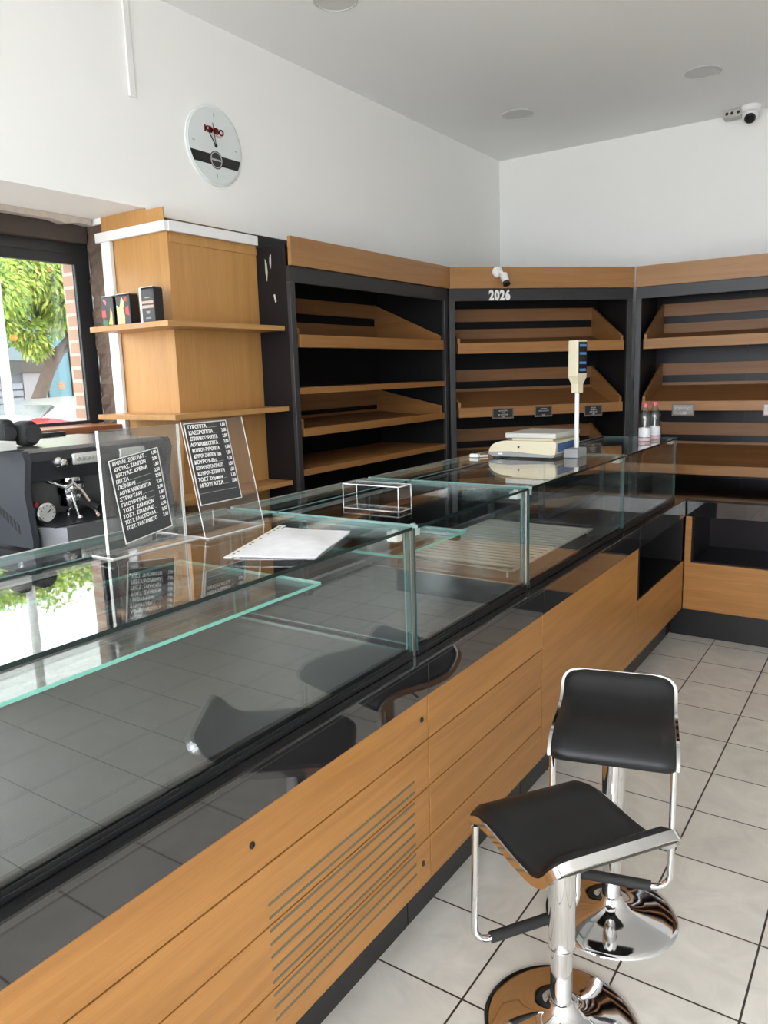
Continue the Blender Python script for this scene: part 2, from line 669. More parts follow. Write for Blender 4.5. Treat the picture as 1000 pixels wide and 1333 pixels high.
# ------------------------------------------------------------------ shelves round the pillar
def pillar_shelf(z, label):
    xo, yo = -2.478, 2.135
    poly = [(-2.985, yo), (xo, yo), (xo, 2.838), (PX + 0.001, 2.838), (PX + 0.001, PY0 - 0.001), (-2.990, PY0 - 0.001), (-2.990, 2.275), (-2.985, 2.275)]
    m = MB().prism(poly, 'Z', z - 0.011, z + 0.011)
    o = m.build('corner_shelf', wood('oak_shelf', 'Y', (0.50, 0.27, 0.095), (0.43, 0.215, 0.07)), None, 30, (PX, PY0, z))
    return tag(o, label, 'shelf', 'oak shelves wrapped round the pillar')


pillar_shelf(1.886, 'oak shelf round the pillar carrying the tins')
pillar_shelf(1.508, 'empty oak shelf round the pillar, middle one of the three')
pillar_shelf(1.148, 'lowest oak shelf round the pillar, just above the glass counter')

# ------------------------------------------------------------------ bread shelving
def bread_tray(parent, name, L, D, lip_b, lip_t, r1b, r1t, r2t, base_back, tip, x0=0.055, label=None):
    xe = L - x0
    th = 0.018
    tr = MB()
    # sloping base board
    tr.prism([(0.019, lip_b + 0.004), (0.019, lip_b + 0.018), (D - 0.02, base_back), (D - 0.02, base_back - 0.014)], 'X', x0 + th, xe - th)
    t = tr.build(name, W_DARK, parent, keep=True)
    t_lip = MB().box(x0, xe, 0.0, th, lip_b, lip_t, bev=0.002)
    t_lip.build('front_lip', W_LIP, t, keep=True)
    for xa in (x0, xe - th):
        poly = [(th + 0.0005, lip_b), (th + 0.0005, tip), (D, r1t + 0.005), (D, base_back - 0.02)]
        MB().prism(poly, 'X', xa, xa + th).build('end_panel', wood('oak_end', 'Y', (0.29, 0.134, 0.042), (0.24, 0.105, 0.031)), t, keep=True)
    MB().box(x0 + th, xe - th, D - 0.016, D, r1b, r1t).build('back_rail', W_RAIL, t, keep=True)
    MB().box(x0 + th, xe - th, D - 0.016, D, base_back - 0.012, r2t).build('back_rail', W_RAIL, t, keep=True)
    for k in range(3):
        pass
    return t


def bread_unit(loc, rotz, L, D, zb, label, trays, plains, ext=(0, 0), left_panel=True, right_panel=True):
    u = thing('bread_shelving', label, 'shelving unit', loc, rotz, 'bread shelving round the back corner')
    b = MB().box(0.02, L - 0.02, D - 0.012, D, zb, 2.26)
    if ext[0] == 2:   # jointed shiny planks behind the right hand unit
        for k in range(1, 5):
            b.box(k * 0.62 - 0.003, k * 0.62 + 0.003, D - 0.0135, D - 0.012, zb, 2.26, 1)
    b.build('back_panel', [BLACKGLOSS if ext[0] == 2 else BLACKBACK, VOID], u, keep=True)
    for xa, w in ((0.0, 0.02), (L - 0.02, 0.02)):
        MB().box(xa, xa + w, 0.022, D, zb, 2.270, bev=0.001).build('side_panel', BLACKLAM, u, keep=True)
    for xa in (0.0, L - 0.036):
        MB().box(xa, xa + 0.036, 0.0, 0.0215, zb, 2.0965, bev=0.002).build('post', pm('grey_black_upright', (0.045, 0.045, 0.048), 0.35, 0.3), u, keep=True)
    MB().box(-0.0, L, 0.0, 0.0205, 2.097, 2.170).build('header', pm('black_header', (0.018, 0.018, 0.020), 0.4), u, keep=True)
    fa = MB()
    a, c = -0.010, -0.0005   # fascia stands just proud of the header
    fa.prism([(-0.0 + ext[1] * 0.0, -0.016), (L, -0.016), (L, 0.004), (0.0, 0.004)], 'Z', 2.171, 2.301)
    fa.build('wood_fascia', wood('oak_fascia', 'X', (0.34, 0.166, 0.055), (0.28, 0.128, 0.040)), u, keep=True)
    MB().box(0.02, L - 0.02, 0.022, D - 0.013, 2.245, 2.26).build('top_board', BLACKLAM, u, keep=True)
    for tr in trays:
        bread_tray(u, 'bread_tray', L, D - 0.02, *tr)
    for (z0, z1, d) in plains:
        MB().box(0.022, L - 0.022, 0.006, d, z0, z1, bev=0.002).build('shelf', W_LIP, u, keep=True)
    return u


XS, YS = -2.44, 5.28
bread_unit((XS, 2.846, 0), R(90), 1.495, 0.53, 0.0,
           'tall black and oak bread shelving on the left wall beside the pillar',
           [(1.797, 1.857, 2.016, 2.099, 1.965, 1.89, 1.885), (1.367, 1.408, 1.461, 1.555, 1.434, 1.42, 1.452)],
           [(1.573, 1.605, 0.28), (1.174, 1.206, 0.50), (0.86, 0.895, 0.50)])
A = Vector((XS + 0.006, 4.356))
B = Vector((-1.563, YS - 0.004))
ang = math.atan2(B.y - A.y, B.x - A.x)
diag_L = (B - A).length
TR = [(1.770, 1.837, 1.995, 2.080, 1.945, 1.88, 1.865), (1.365, 1.428, 1.590, 1.670, 1.540, 1.52, 1.46), (0.947, 1.011, 1.172, 1.260, 1.125, 1.11, 1.05)]
bread_unit((A.x, A.y, 0), ang, diag_L, 0.46, 0.0,
           'bread shelving unit set across the room corner, with white digits on its black header', TR, [])
bread_unit((-1.545, YS + 0.004, 0), 0, 2.6, 0.47, 0.873,
           'bread shelving unit on the back wall right of the corner, standing on a black worktop', TR, [], ext=(2, 0))

# white 2026 digits on the diagonal unit's header
dirx = Vector((math.cos(ang), math.sin(ang), 0))
nrm = Vector((math.sin(ang), -math.cos(ang), 0))
p0 = Vector((A.x, A.y, 0)) + dirx * 0.262 + nrm * 0.0004
dg = thing('number_sign', 'white cut-out number 2026 stuck on the black header under the small camera', 'number sign', p0 + Vector((0, 0, 2.100)))
for i, ch in enumerate('2026'):
    m = MB()
    m.text(ch, frame(p0 + dirx * (i * 0.0365) + Vector((0, 0, 2.1015)) + nrm * 0.003, dirx, (0, 0, 1)), 0.084, depth=0.003, font_scale_x=0.74, bold=0.0036)
    o = m.build('digit', pm('white_card', (0.85, 0.84, 0.82), 0.6), dg)

# bullet camera on the fascia
bc = thing('bullet_camera', 'small white bullet camera on the wood fascia above the 2026 digits', 'security camera', tuple(Vector((A.x, A.y, 0)) + dirx * 0.312 + nrm * 0.0165 + Vector((0, 0, 2.268))))
c0 = world_loc(bc)
fm = frame(c0, dirx, (0, 0, 1))
m = MB(fm)
m.lathe([(0.034, 0.0), (0.034, 0.012), (0.022, 0.024), (0.012, 0.030)], (0, 0, 0), 24)
m.build('mount', WHITEPL, bc)
m = MB(fm)
m.tube([(0, 0, 0.028), (0.010, -0.008, 0.045), (0.022, -0.022, 0.052)], 0.011, 10)
m.build('arm', WHITEPL, bc)
d = Vector((0.14, -0.80, 0.42)).normalized()
m = MB(fm)
ctr = Vector((0.026, -0.040, 0.056))
m.tube([ctr - d * 0.024, ctr + d * 0.030], 0.024, 20)
m.build('housing', WHITEPL, bc)
m = MB(fm)
m.tube([ctr + d * 0.0305, ctr + d * 0.050], 0.0235, 20)
m.build('lens_cap', BLACKPL, bc, label='black lens end')

# ------------------------------------------------------------------ counters
XF = -1.060    # wood front plane
def counter_unit(y0, y1, label, boards=None, pocket=None, louvre=None, screws=()):
    u = thing('counter_cabinet', label, 'counter', (XF, y0, 0), 0, 'counter cabinets in the long front row')
    MB().box(-1.80, XF - 0.022, y0 + 0.001, y1 - 0.001, 0.20, 0.765 if pocket is None else 0.47).build('carcass', BLACKLAM, u)
    MB().box(-1.80, -1.148, y0 + 0.001, y1 - 0.001, 0.0, 0.1995).build('plinth', PLINTH, u)
    if boards:
        for (za, zb_) in boards:
            MB().box(XF - 0.021, XF, y0 + 0.001, y1 - 0.001, za + 0.0022, zb_ - 0.0022, bev=0.0015).build('board', W_Y, u)
    if pocket:
        pa, pb = pocket
        MB().box(XF - 0.021, XF, y0 + 0.001, y1 - 0.001, 0.195, 0.494, bev=0.001).build('board', W_Y, u)
        r_ = MB()
        r_.box(-1.55, XF - 0.001, pa, pa + 0.012, 0.496, 0.766)
        r_.box(-1.55, XF - 0.001, pb - 0.012, pb, 0.496, 0.766)
        r_.box(-1.55, XF - 0.001, pa, pb, 0.4955, 0.502)
        r_.box(-1.55, -1.54, pa, pb, 0.496, 0.766)
        r_.build('niche', BLACKLAM, u)
    fa = MB()
    fa.box(XF - 0.02, XF + 0.004, y0 + 0.0006, y1 - 0.0006, 0.7695, 0.860, bev=0.0008)
    fa.build('stone_fascia', GRANITE, u)
    if louvre:
        ya, yb, z_hi, z_lo, n = louvre
        lm = MB()
        for k in range(n):
            z = z_hi + (z_lo - z_hi) * k / (n - 1)
            h = 0.0035
            pts = [(ya, z - h), (yb, z - h)]
            for q in range(7):
                an = -math.pi / 2 + math.pi * q / 6
                pts.append((yb + h * math.cos(an), z + h * math.sin(an)))
            pts += [(yb, z + h), (ya, z + h)]
            for q in range(7):
                an = math.pi / 2 + math.pi * q / 6
                pts.append((ya + h * math.cos(an), z + h * math.sin(an)))
            clean = []
            for p_ in pts:
                if not clean or (abs(p_[0] - clean[-1][0]) + abs(p_[1] - clean[-1][1])) > 1e-5:
                    clean.append(p_)
            if (abs(clean[0][0] - clean[-1][0]) + abs(clean[0][1] - clean[-1][1])) < 1e-5:
                clean.pop()
            lm.prism(clean, 'X', XF - 0.002, XF + 0.0006)
        lm.build('vent_slots', pm('slot_shadow', (0.12, 0.115, 0.075), 0.8), u)
    for (y, z) in screws:
        MB().lathe([(0.0078, 0.0), (0.0078, 0.0025), (0.004, 0.003), (0.004, 0.0015)], (XF, y, z), 16, 'X').build('bolt', BLACKPL, u)
    return u


BRD = [(0.195, 0.333), (0.333, 0.490), (0.490, 0.635), (0.635, 0.768)]
counter_unit(-0.95, 1.737, 'long oak plank counter front with the slotted vent, nearest the camera', BRD, louvre=(1.066, 1.655, 0.541, 0.256, 10), screws=((1.027, 0.705), (1.703, 0.706), (1.694, 0.269)))
counter_unit(1.740, 2.560, 'short grooved oak plank counter section behind the two stools', BRD)
counter_unit(2.563, 3.782, 'plain ungrooved oak counter section beneath the scale', [(0.195, 0.768)])
counter_unit(3.785, 4.737, 'counter end section with the black open niche, in the far corner', pocket=(3.795, 4.700))

# ledge / worktop of the long counter
wt = MB()
wt.box(-1.80, XF + 0.006, -0.95, 4.734, 0.8605, 0.8720, bev=0.001)
tag(wt.build('worktop', GRANITE, None, 40, (-1.1, 1.5, 0.8605)), 'long polished black stone ledge running under the glass cases', 'worktop')

# right hand counter under the back wall shelving
u = thing('counter_cabinet', 'oak and black back counter facing the camera beneath the right bread shelving', 'counter', (-1.05, 4.74, 0))
YR_ = 4.741
MB().box(-1.04, 1.0, YR_ + 0.03, 5.70, 0.20, 0.47).build('carcass', BLACKLAM, u)
MB().box(-1.145, 1.0, YR_ + 0.082, 5.70, 0.0, 0.1985).build('plinth', PLINTH, u)
MB().box(-1.056, 1.0, YR_, YR_ + 0.021, 0.195, 0.487, bev=0.001).build('board', W_X, u)
MB().box(-1.056, -1.020, YR_, YR_ + 0.021, 0.489, 0.768, bev=0.001).build('stile', W_X, u)
r_ = MB()
r_.box(-1.018, 1.0, YR_ + 0.012, 5.20, 0.4885, 0.497)
r_.box(-1.018, -1.006, YR_ + 0.002, 5.20, 0.4975, 0.767)
r_.box(-1.018, 1.0, 5.19, 5.20, 0.4975, 0.767)
r_.build('niche', BLACKGLOSS, u)
MB().box(-1.052, 1.0, YR_ - 0.004, YR_ + 0.02, 0.7695, 0.860, bev=0.0008).build('stone_fascia', GRANITE, u)
wt = MB()
wt.box(-1.053, 1.0, YR_ - 0.006, YB - 0.005, 0.8605, 0.8725, bev=0.001)
wt.box(-1.72, -1.054, 4.7375, 5.16, 0.8605, 0.8725, bev=0.001)
wt.box(-1.535, -1.0535, 5.1605, YB - 0.005, 0.8605, 0.8725)
tag(wt.build('worktop', pm('satin_black_worktop', (0.012, 0.011, 0.012), 0.10, noise=0.3, nscale=200, spec=0.35), None, 40, (-0.9, 5.0, 0.8605)), 'wide polished black worktop in front of the right bread shelving', 'worktop')
m = MB().box(-1.70, -1.15, 4.7425, 5.14, 0.0, 0.860)
tag(m.build('corner_cabinet', BLACKLAM, None, 0, (-1.4, 4.9, 0)), 'black corner cabinet where the long counter meets the back counter', 'cabinet')

# ------------------------------------------------------------------ glass display cases
GX = -1.097    # outer face of front panes
ZT = 1.248


def clamp(mb, x, y, z):
    mb.box(x - 0.034, x, y - 0.015, y + 0.015, z - 0.028, z, bev=0.004)
    mb.lathe([(0.008, 0), (0.008, 0.005)], (x - 0.015, y, z), 12)


def display_case(y0, y1, label, left_end=True, right_end=True, shelf=None, top_split=-1.592, rear=-1.80, back_posts=(), deck=DECK):
    u = thing('display_case', label, 'display case', (GX, y0, 0.873), 0, 'glass display cases along the counter')
    MB().box(rear + 0.002, GX - 0.030, y0 + 0.002, y1 - 0.002, 0.8735, 0.894).build('deck', deck, u)
    g = MB()
    g.box(GX - 0.029, GX + 0.004, y0 + 0.002, y1 - 0.002, 0.8735, 0.886, bev=0.002)
    g.box(GX - 0.026, GX - 0.0095, y0 + 0.002, y1 - 0.002, 0.886, 0.902, bev=0.002)
    g.box(GX + 0.0005, GX + 0.003, y0 + 0.002, y1 - 0.002, 0.886, 0.896, bev=0.001)
    g.build('gasket_rail', GASKET, u)
    MB().pane(GX - 0.008, GX, y0 + 0.004, y1 - 0.004, 0.8865, ZT - 0.0095).build('front_pane', [GLASS, EDGE], u)
    one_top = top_split is None
    if one_top:
        top_split = rear + 0.012
    MB().box(top_split, GX + 0.010, y0 + 0.002, y1 - 0.002, ZT - 0.009, ZT, [0, 0, 1, 2, 1, 2]).build('top_pane', [GLASS, EDGE_PALE, EDGE_DARK], u)
    if not one_top:
        MB().pane(rear + 0.012, top_split - 0.012, y0 + 0.002, y1 - 0.002, ZT - 0.009, ZT).build('top_pane', [GLASS, EDGE_PALE], u)
    m = MB()
    if not one_top:
        m.box(top_split - 0.022, top_split + 0.010, y0 + 0.03, y1 - 0.03, ZT - 0.020, ZT - 0.0085)
    m.box(rear, rear + 0.011, y0 + 0.002, y1 - 0.002, ZT - 0.022, ZT + 0.001, bev=0.001)
    m.build('top_rail', ALU, u)
    m = MB()
    m.box(rear, rear + 0.03, y0 + 0.002, y1 - 0.002, 0.8945, 0.917, bev=0.002)
    m.build('bottom_track', DARKALU, u)
    for y in (y0 + 0.004, y1 - 0.034):
        MB().box(rear, rear + 0.028, y, y + 0.03, 0.9175, ZT - 0.0225).build('rear_post', DARKALU, u)
    ends = []
    if left_end:
        ends.append(y0 + 0.010)
    if right_end:
        ends.append(y1 - 0.018)
    for y in ends:
        MB().pane(rear + 0.03, GX - 0.010, y, y + 0.008, 0.8945, ZT - 0.0095).build('end_pane', [GLASS, EDGE_PALE if y0 < 2 else EDGE], u)
    for y in (y0 + 0.034, y1 - 0.034):
        c = MB()
        clamp(c, GX - 0.010, y, ZT - 0.009)
        c.build('glass_clamp', CLAMP, u)
    if shelf:
        ya, yb, z, xa, xb = shelf
        s = MB().pane(xa, xb, ya, yb, z - 0.004, z + 0.004).build('glass_shelf', [GLASS, pm('bright_teal_edge', (0.20, 0.62, 0.52), 0.1, spec=0.8)], u)  # light piped to the shelf edge is painted as bright teal
        for yy in (ya + 0.03, yb - 0.02):
            b_ = MB().box(xa, xb - 0.02, yy - 0.012, yy + 0.012, z - 0.030, z - 0.0045, bev=0.002)
            b_.build('shelf_bracket', BLACKMETAL, s)
    return u


display_case(-0.95, 1.724, 'long glass display case nearest the camera, with the menu stands on top', True, True, shelf=(-0.9, 1.462, 1.140, -1.72, -1.200))
display_case(1.748, 2.497, 'short glass display case with the empty top, between the paper and the scale', True, True, shelf=(1.79, 2.20, 1.140, -1.70, -1.175), deck=DECK2)
display_case(2.522, 3.632, 'glass display case under the scale', True, True, deck=DECK2)
display_case(3.636, 4.622, 'last glass display case under the water bottles, at the far end', False, True, top_split=None, rear=-1.535, deck=DECK2)

# steel posts between the cases
for (y, lab) in ((1.736, 'slim steel post between the nearest and second glass cases'), (2.5095, 'slim steel post between the second and third glass cases')):
    m = MB()
    m.box(GX - 0.026, GX - 0.001, y - 0.0095, y + 0.0095, 0.8728, 1.2355, bev=0.002)
    tag(m.build('case_post', pm('post_steel', (0.36, 0.39, 0.39), 0.22, 0.9), None, 40, (GX - 0.013, y, 0.873)), lab, 'post', 'posts between the glass cases')


# wire rack inside case three
def wire_rack(y0, y1, x0, x1, label):
    zb = 0.8945
    u = thing('wire_rack', label, 'rack', (x0, y0, zb))
    wm = pm('rack_wire', (0.62, 0.59, 0.52), 0.35, 0.3)
    m = MB()
    m.tube([(x0, y0, zb + 0.026), (x1, y0, zb + 0.026), (x1, y1, zb + 0.026), (x0, y1, zb + 0.026)], 0.006, 8, closed=True)
    m.build('frame', wm, u)
    m = MB()
    n = int((y1 - y0) / 0.044)
    for k in range(1, n):
        y = y0 + (y1 - y0) * k / n
        m.tube([(x0, y, zb + 0.030), (x1, y, zb + 0.030)], 0.0062, 6)
    m.build('bars', wm, u)
    for (x, y) in ((x0 + 0.02, y0), (x1 - 0.02, y0), (x0 + 0.02, y1), (x1 - 0.02, y1)):
        MB().tube([(x, y, zb + 0.0003), (x, y, zb + 0.021)], 0.005, 8).build('foot', wm, u)
    return u


wire_rack(2.56, 3.43, -1.70, -1.180, 'pale wire rack inside the glass case under the scale')

# ------------------------------------------------------------------ acrylic menu stands and chalk menus
def menu_card(o3, ux, uy, w, h, title, lines, label, footer_lines=0):
    """o3: top-left corner; ux right, uy down (unit vectors)"""
    ux = Vector(ux).normalized()
    uy = Vector(uy).normalized()
    nz = ux.cross(-uy).normalized()
    o3 = Vector(o3)
    u = thing('menu_card', label, 'menu card', tuple(o3 + uy * h + ux * (w / 2)), 0, 'chalk menu cards in acrylic stands')
    c = MB(frame(o3, ux, -uy))
    c.box(0, w, -h, 0, -0.0012, 0.0)
    c.build('board', CHALKBOARD, u)
    e = MB(frame(o3, ux, -uy))
    bw = 0.0022
    for (a, b_, c_, d_) in ((-bw, w + bw, 0, bw), (-bw, w + bw, -h - bw, -h), (-bw, 0, -h, 0), (w, w + bw, -h, 0)):
        e.box(a, b_, c_, d_, -0.0013, 0.0004)
    e.build('border', pm('pale_card_edge', (0.62, 0.62, 0.60), 0.6), u)
    tx = MB(frame(o3, ux, -uy))
    n = len(lines)
    pitch = h * (0.86 if not footer_lines else 0.80) / n
    rules = MB(frame(o3, ux, -uy))
    for i, (l, p) in enumerate(lines):
        y = -pitch * (i + 0.86)
        jx = w * 0.04 + (i % 3) * 0.0015
        tl, _ = text_mesh(l, pitch * 0.86, 'LEFT', 0.0002, 0.1)
        wid = max(v[0] for v in tl) if tl else 1
        sx = min(1.0, w * 0.66 / wid)
        tx.text(l, Matrix.Translation((jx, y, 0.0004)), pitch * 0.86, depth=0.0002, font_scale_x=sx, shear=0.1, bold=pitch * 0.018)
        tx.text(p, Matrix.Translation((w * 0.97, y + 0.001, 0.0004)), pitch * 0.80, depth=0.0002, align='RIGHT', font_scale_x=0.8, bold=pitch * 0.018)
        xs = jx + wid * sx + 0.003
        if xs < w * 0.74:
            rules.box(xs, w * 0.76, y - 0.0004, y + 0.0004, 0, 0.0004)
    for k in range(footer_lines):
        y = -pitch * (n + 0.9 + k)
        rules.box(w * 0.03, w * 0.95, y - 0.0004, y + 0.0004, 0, 0.0004)
    tx.build('chalk_text', CHALK, u, smooth=0)
    rules.build('ruled_lines', pm('chalk_rule', (0.40, 0.40, 0.38), 0.8), u, smooth=0)
    return u


# stand one: upright sheet on a flat foot
XH = -1.548
s1 = thing('menu_stand', 'upright clear acrylic menu stand, left of the two on the glass top', 'menu stand', (XH, 1.22, ZT), 0, 'acrylic menu stands')
m = MB()
m.pane(XH - 0.003, XH, 1.102, 1.342, ZT + 0.004, 1.547)
m.build('front_sheet', [ACRYLIC, ACR_EDGE], s1)
m = MB()
m.pane(XH - 0.011, XH - 0.008, 1.102, 1.342, ZT + 0.004, 1.547)
m.build('rear_sheet', [ACRYLIC, ACR_EDGE], s1)
m = MB()
m.pane(XH - 0.045, XH + 0.035, 1.085, 1.352, ZT + 0.0005, ZT + 0.0038)
m.build('foot', [ACRYLIC, ACR_EDGE], s1)
for y in (1.1015, 1.3395):
    MB().box(XH - 0.0075, XH - 0.0035, y, y + 0.003, ZT + 0.004, 1.547).build('side_strip', ACR_EDGE, s1)
random.seed(2)
rows = []
for i in range(5):
    z = 1.546 - i * 0.010
    rows.append([(XH - 0.020 - (0.006 if 0 < i < 4 else 0) + random.uniform(-0.003, 0.003), 1.104 + 0.130 * j / 10, z + random.uniform(-0.0015, 0.0015)) for j in range(11)])
m = MB().grid(rows)
ob = m.build('plastic_sleeve', thin_glass('crinkled_film', (0.80, 0.81, 0.82), 2.3, 0.12), None, 0, (XH - 0.02, 1.15, 1.50))
tag(ob, 'crinkled clear plastic sleeve top showing at the upper edge of the left menu stand', 'plastic sleeve')
menu1 = [('ΚΡΟΥΑΣ. ΣΟΚΟΛΑΤ', '1,80'), ('ΚΡΟΥΑΣ. ΖΑΜΠΟΝ', '2,00'), ('ΚΡΟΥΑΣ. ΚΡΕΜΑ', '1,80'), ('ΠΙΤΣΑ', '2,50'), ('ΠΕΪΝΙΡΛΙ', '2,50'), ('ΛΟΥΚΑΝΙΚΟΠΙΤΑ', '2,20'),
         ('ΣΤΡΙΦΤΑΡΙ', '2,00'), ('ΓΙΑΟΥΡΤΙΝΗ', '1,80'), ('ΤΟΣΤ. ΖΑΜΠΟΝ', '2,50'), ('ΤΟΣΤ. ΣΠΑΝΑΚΙ', '2,50'), ('ΤΟΣΤ. ΓΑΛΟΠΟΥΛΑ', '2,50'), ('ΤΟΣΤ. ΤΡΑΓΑΝΙΣΤΟ', '2,50')]
XC = XH + 0.0016
menu_card((XC, 1.124, 1.473), (0, 0.142, 0.0195), (0, 0.027, -0.202), 0.143, 0.203, '', menu1, 'tilted black chalk menu card in the left acrylic stand')

# stand two: leaning sheet with a flat foot and a turned-up back lip
s2 = thing('menu_stand', 'leaning clear acrylic menu stand, right of the two, beside the paper', 'menu stand', (-1.48, 1.45, ZT), 0, 'acrylic menu stands')
lean = Vector((-0.062, 0, 0.302)).normalized()
fr2 = frame((-1.484, 1.348, ZT + 0.0045), (0, 1, 0), lean)
m = MB(fr2)
m.pane(0, 0.220, 0, 0.305, -0.003, 0)
m.build('front_sheet', [ACRYLIC, ACR_EDGE], s2)
m = MB()
m.pane(-1.690, -1.482, 1.356, 1.568, ZT + 0.0005, ZT + 0.0040)
m.build('foot', [ACRYLIC, ACR_EDGE], s2)
m = MB()
m.pane(-1.690, -1.687, 1.356, 1.568, ZT + 0.0042, ZT + 0.030)
m.build('back_lip', [ACRYLIC, ACR_EDGE], s2)
menu2 = [('ΤΥΡΟΠΙΤΑ', '1,80'), ('ΚΑΣΕΡΟΠΙΤΑ', '2,00'), ('ΣΠΑΝΑΚΟΤΥΡΟΠΙΤΑ', '2,00'), ('ΛΟΥΚΑΝΙΚΟΠΙΤΑ', '2,00'), ('ΚΟΥΡΟΥ-ΤΥΡΟΠΙΤΑ', '1,50'), ('ΚΟΥΡΟΥ-ΖΑΜΠΟΝ Τυρι', '1,50'),
         ('ΚΟΥΡΟΥ-Βιτ.', '1,30'), ('ΚΟΥΡΟΥ-ΠΙΤΑ-ΠΡΑΣΟ', '1,50'), ('ΚΟΥΡΟΥ-ΣΤΡΙΦΤΗ', '1,50'), ('ΤΟΣΤ Ζαμπον', '1,30'), ('ΜΠΟΥΓΑΤΣΑ', '2,00')]
tl_ = fr2 @ Vector((0.008, 0.298, 0.0016))
menu_card(tl_, (0, 1, 0), -lean, 0.145, 0.212, '', menu2, 'upright black chalk menu card on the leaning right acrylic stand', footer_lines=1)

# ------------------------------------------------------------------ punched sleeve with papers
ps = thing('document_sleeve', 'punched clear sleeve holding white papers, lying on the glass top', 'document', (-1.24, 1.42, ZT), 0)
c00, c01, c11, c10 = Vector((-1.289, 1.219, 0)), Vector((-1.420, 1.560, 0)), Vector((-1.197, 1.600, 0)), Vector((-1.085, 1.310, 0))


def on_sheet(s_, t_, z):
    p = (c00 * (1 - t_) + c01 * t_) * (1 - s_) + (c10 * (1 - t_) + c11 * t_) * s_
    return (p.x, p.y, ZT + z)


m = MB()
rows, rows2 = [], []
for i in range(15):
    s_ = 0.10 + 0.88 * i / 14
    row, row2 = [], []
    for j in range(21):
        t_ = 0.02 + 0.95 * j / 20
        h = 0.003 + 0.010 * math.sin(math.pi * min(1, s_)) * (0.5 + 0.5 * math.sin(3.1 * t_ + 1.2 * s_)) * math.sin(math.pi * t_) + 0.0012 * math.sin(9 * t_ + 5 * s_)
        row.append(on_sheet(s_, t_, h))
        row2.append(on_sheet(s_, t_, max(0.0006, h - 0.0025)))
    rows.append(row)
    rows2.append(row2)
m.grid(rows)
m.grid(rows2)
rim = lambda R_: [q for q in R_[0]] + [r_[-1] for r_ in R_[1:]] + R_[-1][-2::-1] + [r_[0] for r_ in R_[-2:0:-1]]
m.grid([rim(rows), rim(rows2)], closed=True)
m.build('paper', pm('printed_paper', (0.78, 0.78, 0.81), 0.5, noise=0.14, nscale=30), ps)
m = MB()
st = [on_sheet(0.0, 0.0, 0.002), on_sheet(0.0, 1.0, 0.006), on_sheet(0.095, 1.0, 0.006), on_sheet(0.095, 0.0, 0.002)]
lo = [(p[0], p[1], p[2] - 0.001) for p in st]
m.add(st + lo, [(0, 1, 2, 3), (7, 6, 5, 4), (0, 4, 5, 1), (1, 5, 6, 2), (2, 6, 7, 3), (3, 7, 4, 0)])
strip = m.build('punched_strip', pm('sleeve_strip', (0.82, 0.81, 0.77), 0.35), ps)
m = MB()
for t_ in (0.10, 0.17, 0.26, 0.37, 0.42, 0.56, 0.70, 0.75, 0.82, 0.90, 0.94):
    x, y, z = on_sheet(0.047, t_, 0.0021 + 0.004 * t_)
    m.lathe([(0.0036, 0), (0.0036, 0.0005)], (x, y, z), 10)
m.build('punch_holes', BLACKPL, strip, keep=False)

# ------------------------------------------------------------------ weighing scale
s = thing('weighing_scale', 'cream shop weighing scale with a pole display on the glass top', 'scale', (-1.48, 3.48, ZT))
SX = Matrix.Translation((-1.318, 3.330, ZT + 0.0005)) @ Matrix.Diagonal((0.905, 1.50, 1.18, 1)) @ Matrix.Translation((1.172, -2.955, -1.22))
ya, yb = 2.955, 3.155
prof = [(-1.545, 1.243), (-1.545, 1.252), (-1.530, 1.270), (-1.505, 1.281), (-1.470, 1.288), (-1.42, 1.290), (-1.18, 1.290), (-1.172, 1.284), (-1.172, 1.262), (-1.176, 1.240), (-1.20, 1.236), (-1.30, 1.240), (-1.42, 1.247)]
MB(SX).prism(prof, 'Y', ya, yb).build('housing', CREAM, s, smooth=50)
prof2 = [(-1.547, 1.2425), (-1.42, 1.2463), (-1.30, 1.2393), (-1.20, 1.2353), (-1.175, 1.2393), (-1.180, 1.229), (-1.20, 1.227), (-1.52, 1.227), (-1.545, 1.234)]
MB(SX).prism(prof2, 'Y', ya - 0.002, yb + 0.002).build('lower_skirt', GREYPL, s, smooth=50)
for (x, y) in ((-1.50, ya + 0.03), (-1.50, yb - 0.03), (-1.21, ya + 0.03), (-1.21, yb - 0.03)):
    MB(SX).lathe([(0.012, 0), (0.012, 0.0065)], (x, y, 1.2203), 14).build('foot', BLACKPL, s)
MB(SX).box(-1.42, -1.195, ya + 0.012, yb - 0.012, 1.2905, 1.300).build('platter_support', CREAM, s)
MB(SX).box(-1.450, -1.172, ya - 0.002, yb + 0.004, 1.3005, 1.321, bev=0.004).build('platter', pm('platter_grey', (0.55, 0.54, 0.50), 0.35), s)
m = MB(SX)
m.box(-1.1718, -1.1705, ya + 0.012, yb - 0.012, 1.247, 1.281)
m.build('blue_label', pm('blue_sticker', (0.02, 0.10, 0.27), 0.35), s)
m = MB(SX)
for k in range(5):
    m.box(-1.42 + k * 0.014, -1.411 + k * 0.014, ya - 0.0008, ya - 0.0001, 1.262, 1.272)
m.build('buttons', pm('button_cream', (0.62, 0.60, 0.50), 0.5), s)
MB(SX).box(-1.380, -1.370, ya - 0.0016, ya - 0.0009, 1.261, 1.270).build('lock_button', BLACKPL, s)
MB(SX).box(-1.49, -1.465, ya - 0.0030, ya - 0.0021, 1.234, 1.240).build('maker_plate', WHITEPL, s)
px_, py_ = -1.284, 3.500
MB().box(px_ - 0.031, px_ + 0.036, py_ - 0.085, py_ + 0.040, ZT + 0.0006, ZT + 0.042, bev=0.004).build('pole_bracket', GREYPL, s)
MB().tube([(px_, py_, ZT + 0.0422), (px_, py_, 1.558)], 0.0100, 16).build('pole', WHITEPL, s)
